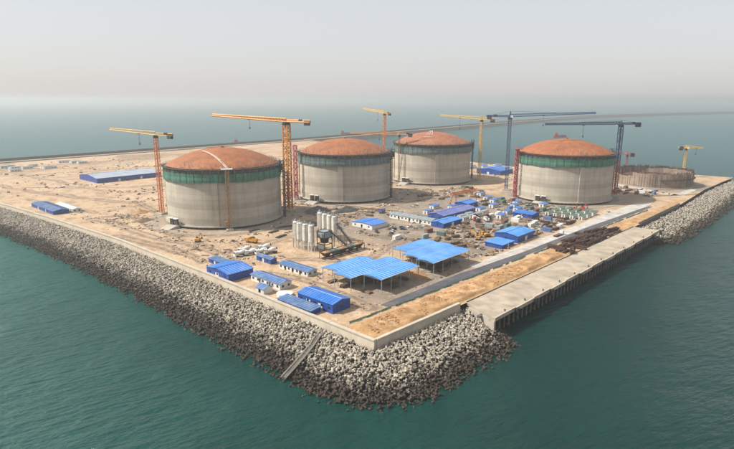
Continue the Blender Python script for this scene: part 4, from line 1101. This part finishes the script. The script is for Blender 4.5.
def loader(x, y, rz, label, m, group=None):
    r = thing('wheel_loader', label, 'loader', (x, y, 0), rz, group); occupy(x-4, y-4, x+4, y+4, 0)
    for xx in (-1.5, 1.6):
        for s in (-1.1, 1.1): o = put('wheel', WHEEL, None, r, (xx, s, 0.8)); o.scale = (1.6, 1.5, 1.6)
    MB().box((-1.2, 0, 1.7), (3.0, 1.8, 1.3)).build('engine_house', m, r)
    MB().box((0.6, 0, 2.4), (1.3, 1.5, 1.9)).build('cab', M_glass, r)
    MB().bar((0.9, -0.6, 1.7), (3.2, -0.6, 0.8), 0.3).bar((0.9, 0.6, 1.7), (3.2, 0.6, 0.8), 0.3).build('lift_arms', m, r)
    MB().extr([(3.0, 0.2), (4.0, 0.15), (3.5, 0.6), (3.2, 1.4), (2.95, 1.3)], -1.4, 1.4, 'y').build('bucket', M_dark, r)
    return r
for i, (x, y, a) in enumerate([(38, 131.5, 3.0), (43.5, 129, 2.9), (48.5, 126.3, 3.05), (52.5, 122.6, 2.85), (44, 136, 2.95), (55, 131.5, 2.9)]):
    mixer(x, y, a, 'white drum concrete mixer truck parked in the row before the silos', M_white, 'mixer trucks parked before the silos')
mixer(72, 96, 0.3, 'mixer truck waiting under the mixing tower', M_mach)
dump(176, 151, 0.35, 'violet blue dump truck on the open ground before the tanks', M_violet, M_violet)
for i, (x, y, a) in enumerate([(205, 73, 0.8), (209.5, 74.5, 0.9), (214, 77, 0.85), (203, 80, 1.0), (208, 83, 0.9), (199, 77, 0.95)]):
    dump(x, y, a, ['white', 'black', 'red cabbed'][i % 3]+' dump truck parked in the cluster amid the storage yard', [M_white, M_dark, M_red][i % 3], [M_white, M_dark, M_rust][i % 3], 'dump trucks clustered in the storage yard')
for i, (x, y, a) in enumerate([(157, 52, 0.4), (163, 55, 1.9), (168, 51.5, -0.6)]):
    excavator(x, y, a, 'orange yellow excavator in the group behind the bright gabled shed', M_mach, 'excavators behind the bright gabled shed')
loader(159, 59, 2.5, 'yellow wheel loader behind the group of excavators', M_mach)
loader(172, 57.5, 0.2, 'yellow wheel loader next to the excavators, on the tank side', M_mach)
for i, (x, y, a) in enumerate([(287, 43, 0.2), (296, 40.5, -0.2)]):
    excavator(x, y, a, 'bright red excavator at the foot of the orange domed tank', M_red, 'red excavators by the orange domed tank')
flatbed(279, 36, 0.1, 'red cabbed flatbed truck near the red excavators', M_red)
for i, (x, y) in enumerate([(137, 106), (141, 108.5), (146, 104), (150, 109), (155, 105.5), (128, 112), (132, 103), (159, 100)]):
    cn, cm = [('white', M_white), ('black', M_dark), ('navy blue', M_craneblue), ('grey', M_greysheet)][i % 4]
    car(x, y, random.uniform(0, 6.3), cn+' car parked on the sandy lot before the white offices', cm, 'cars before the white offices')
car(300, 22.0, -0.05, 'white car driving on the pale concrete road', M_white)
flatbed(196, 18.9, -0.03, 'white cabbed flatbed truck on the pale concrete road', M_white)
dump(57, 148, 1.9, 'yellow dump truck on the sandy track behind the mixer trucks', M_mach, M_mach)
excavator(34, 178, 0.7, 'yellow excavator on the sandy verge before the ring road', M_mach)
flatbed(120, 137, 2.2, 'white cabbed flatbed truck near the eastern silos', M_white)

# ------------------------------------------------------------------ site cabins
def cabin(label, group, m, roof, L=8.0, W=2.8, H=2.7):
    r = thing('site_cabin', label, 'cabin', (0, 0, 0), 0, group)
    MB().box((L/2, W/2, H/2-0.1), (L, W, H+0.2)).build('body', m, r)
    MB().box((L/2, W/2, H+0.09), (L+0.3, W+0.3, 0.16)).build('roof', roof, r)
    for k in (0.22, 0.5, 0.78): MB().box((L*k, -0.03, 1.6), (1.1, 0.08, 0.9)).build('window', M_glass, r)
    MB().box((-0.03, W/2, 1.15), (0.08, 0.9, 2.0)).build('door', M_dark, r)
    return r
cb = cabin('green roofed site cabin in the double row beside the concrete road', 'green roofed cabins', M_white, M_green)
spots = [(258+11*i, 26+6.4*j) for j in range(5) for i in range(3)]
used = False
for x, y in spots:
    if random.random() < 0.15: continue
    x += random.uniform(-.5, .5)
    row = ['closest to the concrete road', 'second from the concrete road', 'third from the concrete road', 'fourth from the concrete road', 'farthest from the concrete road'][round((y-26)/6.4)]
    if not used: cb.location = (x, y, 0); used = True; o = cb
    else: o = dup(cb, (x, y, 0), random.uniform(-0.03, 0.03))
    o['label'] = 'green roofed white site cabin in the row '+row
    occupy(x, y, x+8, y+2.8)
cb2 = cabin('white flat roofed site cabin near the faded violet shed', 'white cabins by the violet shed', M_white, M_greysheet)
first = True
for x, y in [(196, 88), (206, 88.5), (216, 89), (226, 90), (200, 93.5), (211, 94)]:
    if first: cb2.location = (x, y, 0); first = False
    else: dup(cb2, (x, y, 0), 0)
    occupy(x, y, x+8, y+2.8)
cb5 = cabin('blue roofed white cabin scattered among the yard containers', 'blue roofed yard cabins', M_white, M_blue, 9, 4, 2.8)
first = True; rk = random.Random(44); kk = 0
for _ in range(600):
    x, y = rk.uniform(190, 300), rk.uniform(54, 135)
    if kk < 14 and free(x+4.5, y+2, 5.5):
        if first: cb5.location = (x, y, 0); first = False
        else: dup(cb5, (x, y, 0), rk.choice([0, 0, 0.03]))
        occupy(x, y, x+9, y+4); kk += 1
cb3 = cabin('tiny pale cabin in the scattered camp by the far causeway', 'cabins of the far camp', M_white, M_greysheet, 12, 6, 3)
first = True
for i in range(16):
    x, y = random.uniform(10, 150), random.uniform(640, 720)
    if first: cb3.location = (x, y, 0); first = False
    else: dup(cb3, (x, y, 0), random.choice([0, 0.2, 1.5]))
cb4 = cabin('pale cabin on the sandy spit between the pale domed tank and the water', 'cabins on the sandy spit', M_white, M_bluegrey, 12, 6, 4)
first = True
for x, y in [(470, 236), (486, 225), (484, 245), (500, 232), (462, 250), (478, 262)]:
    if first: cb4.location = (x, y, 0); first = False
    else: dup(cb4, (x, y, 0), random.uniform(-.2, .2))

# ------------------------------------------------------------------ shipping containers
def container(x, y, rz, cname, m, where, group):
    r = thing('shipping_container', cname+' steel container '+where, 'container', (x, y, 0), rz, group); occupy(x-4, y-4, x+4, y+4, 0)
    b = MB().box((0, 0, 1.3), (6.05, 2.4, 2.58))
    for i in range(12):
        xx = -2.8+5.6*i/11
        b.box((xx, -1.22, 1.3), (0.22, 0.06, 2.2)); b.box((xx, 1.22, 1.3), (0.22, 0.06, 2.2))
    b.build('body', m, r)
    for s_ in (-0.6, 0.6): MB().box((-3.06, s_, 1.3), (0.07, 1.12, 2.3)).build('door', m, r)
    for s_ in (-0.25, 0.25): MB().bar((-3.12, s_, 0.2), (-3.12, s_, 2.4), 0.06).build('lock_rod', M_white, r)
M_boxred = mat('container_red', (0.19, 0.07, 0.05), 0.4, 0.5, 0.6); M_boxgreen = mat('container_green', (0.10, 0.17, 0.15), 0.3, 0.5, 0.6)
CK = [('white', M_white), ('white', M_white), ('faded blue', M_bluegrey), ('rust red', M_boxred), ('sea green', M_boxgreen), ('grey', M_greysheet)]
rc = random.Random(12)
def try_box(n, x0, y0, x1, y1, where, group):
    k = 0
    for _ in range(n*30):
        if k >= n: break
        x, y = rc.uniform(x0, x1), rc.uniform(y0, y1)
        if free(x, y, 3.6):
            c, m = rc.choice(CK); container(x, y, rc.choice([0, 0, 1.5708, 0.05]), c, m, where, group); k += 1
try_box(9, 192, 56, 236, 84, 'in the yard behind the bright gabled shed', 'containers in the storage yard')
try_box(9, 252, 60, 300, 122, 'on the bare ground before the orange domed tank', 'containers before the orange domed tank')
try_box(5, 200, 28, 252, 50, 'among the beam bundles beside the pale road', 'containers beside the pale road')
try_box(5, 120, 60, 156, 95, 'behind the canopy next to the road', 'containers behind the canopy')
try_box(4, 404, 20, 438, 60, 'between the orange domed and unfinished tanks', 'containers near the unfinished tank')

# ------------------------------------------------------------------ steel and timber stacks
BEAM = MB().box((0, 0, 0), (12, 0.5, 0.5)).mesh('beam'); BEAM.materials.append(M_rust)
PLANK = MB().box((0, 0, 0), (4.0, 0.55, 0.28)).mesh('plank'); PLANK.materials.append(M_brown)
PIPE = MB().cyl((-5, 0, 0), (5, 0, 0), 0.4, None, 10).mesh('pipe'); PIPE.materials.append(M_dark)
def bundle(x, y, rz, label, cat, group, me, dy, dz, rows, cols, name, skew=0.12, s=1.0):
    r = thing(name, label, cat, (x, y, 0), rz, group); r.scale = (s, 1, 1)
    for j in range(rows):
        for i in range(cols):
            put(me.name.split('.')[0], me, None, r, (random.uniform(-.4, .4), (i-(cols-1)/2)*dy+random.uniform(-.05, .05), dz*(j+0.5)), random.uniform(-skew, skew)*0.25)
    return r
rt = random.Random(4)
x = 168
while x < 246:
    lo = quay_y(x, 0)+2.2; hi = lo+11+4*math.sin((x-168)/78*PI)
    y = lo
    while y < hi:
        bundle(x+rt.uniform(-1.2, 1.2), y+rt.uniform(-.3, .3), rt.choice([0, 0, 0, 0.3, -0.25, 1.57])-0.03, 'rusty steel beam bundle in the big dark stack behind the quay', 'steel stack', 'steel stacks behind the quay', BEAM, 0.75, 0.55, rt.choice([2, 3, 4, 5]), 3, 'steel_stack', 0.5, rt.uniform(0.6, 1.0))
        y += 3.3
    x += 11.5
for i in range(16):
    bundle(rt.uniform(36, 66), rt.uniform(33, 64), rt.choice([0, 0.1, 1.5]), 'dark plank stack stored under the canopy beside the deep blue shed', 'timber stack', 'stacks under the first canopy', PLANK, 0.62, 0.3, rt.choice([2, 3, 5]), 4, 'timber_stack', 0.3, rt.uniform(0.9, 1.5))
for i in range(16):
    bundle(rt.uniform(80, 108), rt.uniform(31, 60), rt.choice([0, 0.1, 1.5]), 'dark plank stack stored under the canopy next to the road', 'timber stack', 'stacks under the second canopy', PLANK, 0.62, 0.3, rt.choice([2, 3, 5]), 4, 'timber_stack', 0.3, rt.uniform(0.9, 1.5))
def scatter(n, x0, y0, x1, y1, fn, r=3.0, tries=40):
    for _ in range(n):
        for _t in range(tries):
            x, y = rt.uniform(x0, x1), rt.uniform(y0, y1)
            if free(x, y, r): fn(x, y); OCC.append((x-r*0.8, y-r*0.8, x+r*0.8, y+r*0.8)); break
scatter(26, 190, 27, 255, 52, lambda x, y: bundle(x, y, rt.choice([0, 0.1, 1.5]), 'rusty beam bundle in the yard beside the pale road', 'steel stack', 'steel stacks beside the pale road', BEAM, 0.7, 0.55, rt.choice([1, 2, 3]), 3, 'steel_stack', 0.4, rt.uniform(0.5, 0.9)), 3.2)
scatter(22, 122, 42, 158, 84, lambda x, y: bundle(x, y, rt.uniform(0, 3.1), 'brown timber plank stack between the canopy and the excavators', 'timber stack', 'timber stacks behind the canopy', PLANK, 0.62, 0.30, rt.choice([2, 4, 6]), 4, 'timber_stack', 0.3, rt.uniform(0.9, 1.5)), 2.6)
scatter(20, 170, 55, 236, 84, lambda x, y: bundle(x, y, rt.choice([0.1, 1.5, 0.8]), 'brown plank stack in the yard between the violet and bright sheds', 'timber stack', 'timber stacks in the storage yard', PLANK, 0.62, 0.30, rt.choice([2, 4, 6]), 5, 'timber_stack', 0.3, rt.uniform(0.9, 1.6)), 2.6)
scatter(14, 255, 60, 296, 120, lambda x, y: bundle(x, y, rt.choice([0.0, 0.1, 1.5]), 'dark pipe stack on the ground before the orange domed tank', 'pipe stack', 'pipe stacks before the orange domed tank', PIPE, 0.85, 0.75, rt.choice([1, 2]), 4, 'pipe_stack', 0.1, rt.uniform(0.6, 1.0)), 4)
scatter(10, 118, 140, 200, 168, lambda x, y: bundle(x, y, rt.uniform(0, 3.1), 'plank stack on the bare ground between the silos and tanks', 'timber stack', 'timber stacks between silos and tanks', PLANK, 0.62, 0.30, rt.choice([2, 4]), 5, 'timber_stack', 0.3, 1.2), 3)
scatter(8, 60, 150, 115, 178, lambda x, y: bundle(x, y, rt.uniform(-0.3, 0.3), 'dark pipe stack on the sand before the dome ladder tank', 'pipe stack', 'pipe stacks before the dome ladder tank', PIPE, 0.85, 0.75, 1, 3, 'pipe_stack', 0.1, rt.uniform(0.6, 1.1)), 4)
scatter(10, 400, 20, 440, 62, lambda x, y: bundle(x, y, rt.uniform(-0.3, 0.3), 'rusty beam bundle between the orange domed and unfinished tanks', 'steel stack', 'steel stacks by the unfinished tank', BEAM, 0.7, 0.55, rt.choice([1, 2]), 4, 'steel_stack', 0.4, 0.8), 4)
scatter(16, 250, 128, 330, 178, lambda x, y: bundle(x, y, rt.uniform(0, 3), 'formwork plank stack on the grey ground beyond the gantry crane', 'timber stack', 'timber stacks beyond the gantry crane', PLANK, 0.7, 0.32, rt.choice([2, 4, 6]), 6, 'timber_stack', 0.3, 1.6), 3)
scatter(8, 20, 138, 36, 168, lambda x, y: bundle(x, y, rt.uniform(0, 3), 'loose plank stack on the sandy strip by the western seawall', 'timber stack', 'timber stacks by the western seawall', PLANK, 0.7, 0.3, 1, 4, 'timber_stack', 0.6, 1.1), 2.5)

# ------------------------------------------------------------------ green net fence along the sand bank
def fence(p, q, label, step, h, m):
    p = Vector((*p, 0)); q = Vector((*q, 0)); d = q-p; n = int(d.length/step); root = thing('net_fence', label, 'fence', p, math.atan2(d.y, d.x))
    pm = MB().bar((0, 0, -0.5), (0, 0, h+0.15), 0.12).mesh('post'); pm.materials.append(M_dark)
    nm = MB().box((step/2, 0.02, h*0.52), (step-0.1, 0.05, h*0.92)).mesh('net_panel'); nm.materials.append(m)
    for i in range(n+1): put('post', pm, None, root, (i*step, 0, 0))
    for i in range(n):
        if random.random() < 0.12: continue
        o = put('net_panel', nm, None, root, (i*step, 0, random.uniform(-.25, .04)), random.uniform(-.02, .02)); o.rotation_euler.x = random.uniform(-.5, .25)
fence((6.5, 19.0), (144, 11.3), 'green net fence along the sand bank beside the asphalt road', 3.0, 1.0, M_greennet)
fence((150, 10.8), (330, 1.6), 'faded green net fence between the concrete road and steel stacks', 4.0, 1.0, M_greennet)

# ------------------------------------------------------------------ loose rubble
def rubble(name, regions, label, m, seed):
    rs = np.random.RandomState(seed); P = []
    for (x0, y0, x1, y1, n, smin, smax, clump) in regions:
        x = rs.uniform(x0, x1, n*4); y = rs.uniform(y0, y1, n*4)
        keep = vnoise(x, y, clump, seed)+0.25*rs.rand(n*4) > 0.72
        if name == 'rubble': keep &= np.array([free(a, b, 0.3) for a, b in zip(x, y)])
        x, y = x[keep][:n], y[keep][:n]; k = smin+(smax-smin)*rs.rand(len(x))**3
        P += list(zip(x, y, ground_h(x, y), k))
    P = np.array(P); nb = len(P)
    base = np.array([(-1, -1, -1), (1, -1, -1), (1, 1, -1), (-1, 1, -1), (-.8, -.7, 1), (.7, -.8, 1), (.8, .6, 1), (-.6, .8, 1)])*0.5
    f = np.array([(3, 2, 1, 0), (4, 5, 6, 7), (0, 1, 5, 4), (1, 2, 6, 5), (2, 3, 7, 6), (3, 0, 4, 7)])
    V = base[None]*(1+0.5*(rs.rand(nb, 8, 3)-0.5)); V = V*(np.stack([np.ones(nb)*rs.uniform(.7, 2.2, nb), np.ones(nb), rs.uniform(.35, .9, nb)], -1)[:, None, :])
    a = rs.uniform(0, 6.3, nb); c, s_ = np.cos(a)[:, None], np.sin(a)[:, None]
    X = (V[..., 0]*c-V[..., 1]*s_); Y = (V[..., 0]*s_+V[..., 1]*c)
    V = np.stack([X, Y, V[..., 2]], -1)*P[:, 3][:, None, None]; V[..., 2] += (0.12*P[:, 3])[:, None]; V += P[:, None, :3]
    me = bpy.data.meshes.new(name); me.from_pydata(V.reshape(-1, 3).tolist(), [], (f[None]+(np.arange(nb)*8)[:, None, None]).reshape(-1, 4).tolist()); me.update()
    return tag(put(name, me, m), label, 'rubble', kind='stuff')
def make_rubble_mat():
    m, n, l, bs = nt('mixed_rubble'); p = pos(n)
    a = noise(n, l, p, 0.33, 2); b = noise(n, l, p, 0.21, 2)
    col = mix(n, l, ramp(n, l, a, 0.42, 0.58), (0.045, 0.036, 0.03), (0.22, 0.155, 0.10))
    col = mix(n, l, ramp(n, l, b, 0.55, 0.62), col, (0.46, 0.43, 0.38))
    l.new(col, bs.inputs['Base Color']); bs.inputs['Roughness'].default_value = 0.9
    return m
M_rubble = make_rubble_mat()
rubble('rubble', [(118, 27, 300, 125, 3000, 0.3, 1.9, 7), (60, 140, 330, 182, 1500, 0.3, 1.7, 9), (10, 110, 60, 180, 450, 0.3, 1.3, 6), (20, 180, 50, 300, 350, 0.3, 1.5, 7), (125, 180, 180, 260, 350, 0.3, 1.8, 6), (255, 180, 310, 280, 350, 0.3, 1.8, 6), (60, 275, 330, 420, 700, 0.4, 2.2, 16), (16, 24, 120, 105, 420, 0.25, 1.1, 6),
       (395, 10, 470, 75, 330, 0.4, 1.8, 7), (10, 240, 60, 330, 220, 0.3, 1.4, 9), (-15, 420, 400, 720, 700, 0.6, 2.6, 25), (250, 95, 300, 130, 300, 0.3, 1.6, 6), (420, 130, 520, 270, 350, 0.5, 2.4, 10)],
       'loose dark and pale rubble strewn over the building site', M_rubble, 31)
rubble('sand_clods', [(6, 2, 80, 14, 700, 0.2, 0.7, 4), (80, 0, 165, 9, 500, 0.2, 0.7, 4)], 'orange clods of earth on the sand bank behind the short seawall', M_sandpile, 32)

# ------------------------------------------------------------------ boats
def boat(x, y, rz, label, s):
    r = thing('cargo_boat', label, 'boat', (x, y, SEA), rz, 'boats on the open water'); r.scale = (s, s, s)
    L, B = 30, 7
    deck = [(-L/2, -B/2), (L*0.3, -B/2), (L/2, 0), (L*0.3, B/2), (-L/2, B/2)]; keel = [(a*0.94, b*0.8) for a, b in deck]; n = 5
    MB().add([(a, b, -1) for a, b in keel]+[(a, b, 3) for a, b in deck], [tuple(range(n-1, -1, -1)), tuple(range(n, 2*n))]+[(i, (i+1) % n, n+(i+1) % n, n+i) for i in range(n)]).build('hull', M_hull, r)
    MB().box((-9, 0, 5.2), (7, 5.6, 4.6)).box((-9.5, 0, 8.2), (4.5, 4.6, 1.6)).build('deckhouse', M_hull, r)
    MB().box((-5.46, 0, 6.4), (0.1, 4.8, 0.9)).build('window', M_glass, r)
    MB().box((4, 0, 3.5), (13, 5.2, 1.2)).build('hatch', M_rust, r)
    MB().bar((-9.5, 0, 9), (-9.5, 0, 14), 0.4).bar((10, 0, 3), (10, 0, 9), 0.4).build('mast', M_dark, r)
boat(560, 890, -0.8, 'red cargo boat on the sea behind the dome ladder tank', 0.95)
boat(951, 954, -0.8, 'red cargo boat on the sea behind the tank beside the red lift', 1.0)
boat(1233, 467, -0.85, 'red cargo boat on the sea behind the orange domed tank', 1.15)

# ------------------------------------------------------------------ haze
hm = bpy.data.materials.new('haze_air'); hm.use_nodes = True
hn = hm.node_tree.nodes; hl = hm.node_tree.links; hn.clear()
ho = hn.new('ShaderNodeOutputMaterial'); pv = hn.new('ShaderNodeVolumePrincipled')
pv.inputs['Color'].default_value = (0.685, 0.70, 0.70, 1); pv.inputs['Density'].default_value = 0.00023; pv.inputs['Anisotropy'].default_value = 0.4
hl.new(pv.outputs[0], ho.inputs['Volume'])
hz = MB().box((0, 0, 45), (2*S+800, 2*S+800, 120)).build('haze', hm); tag(hz, 'thin pale sea haze filling the air', 'haze', kind='stuff')
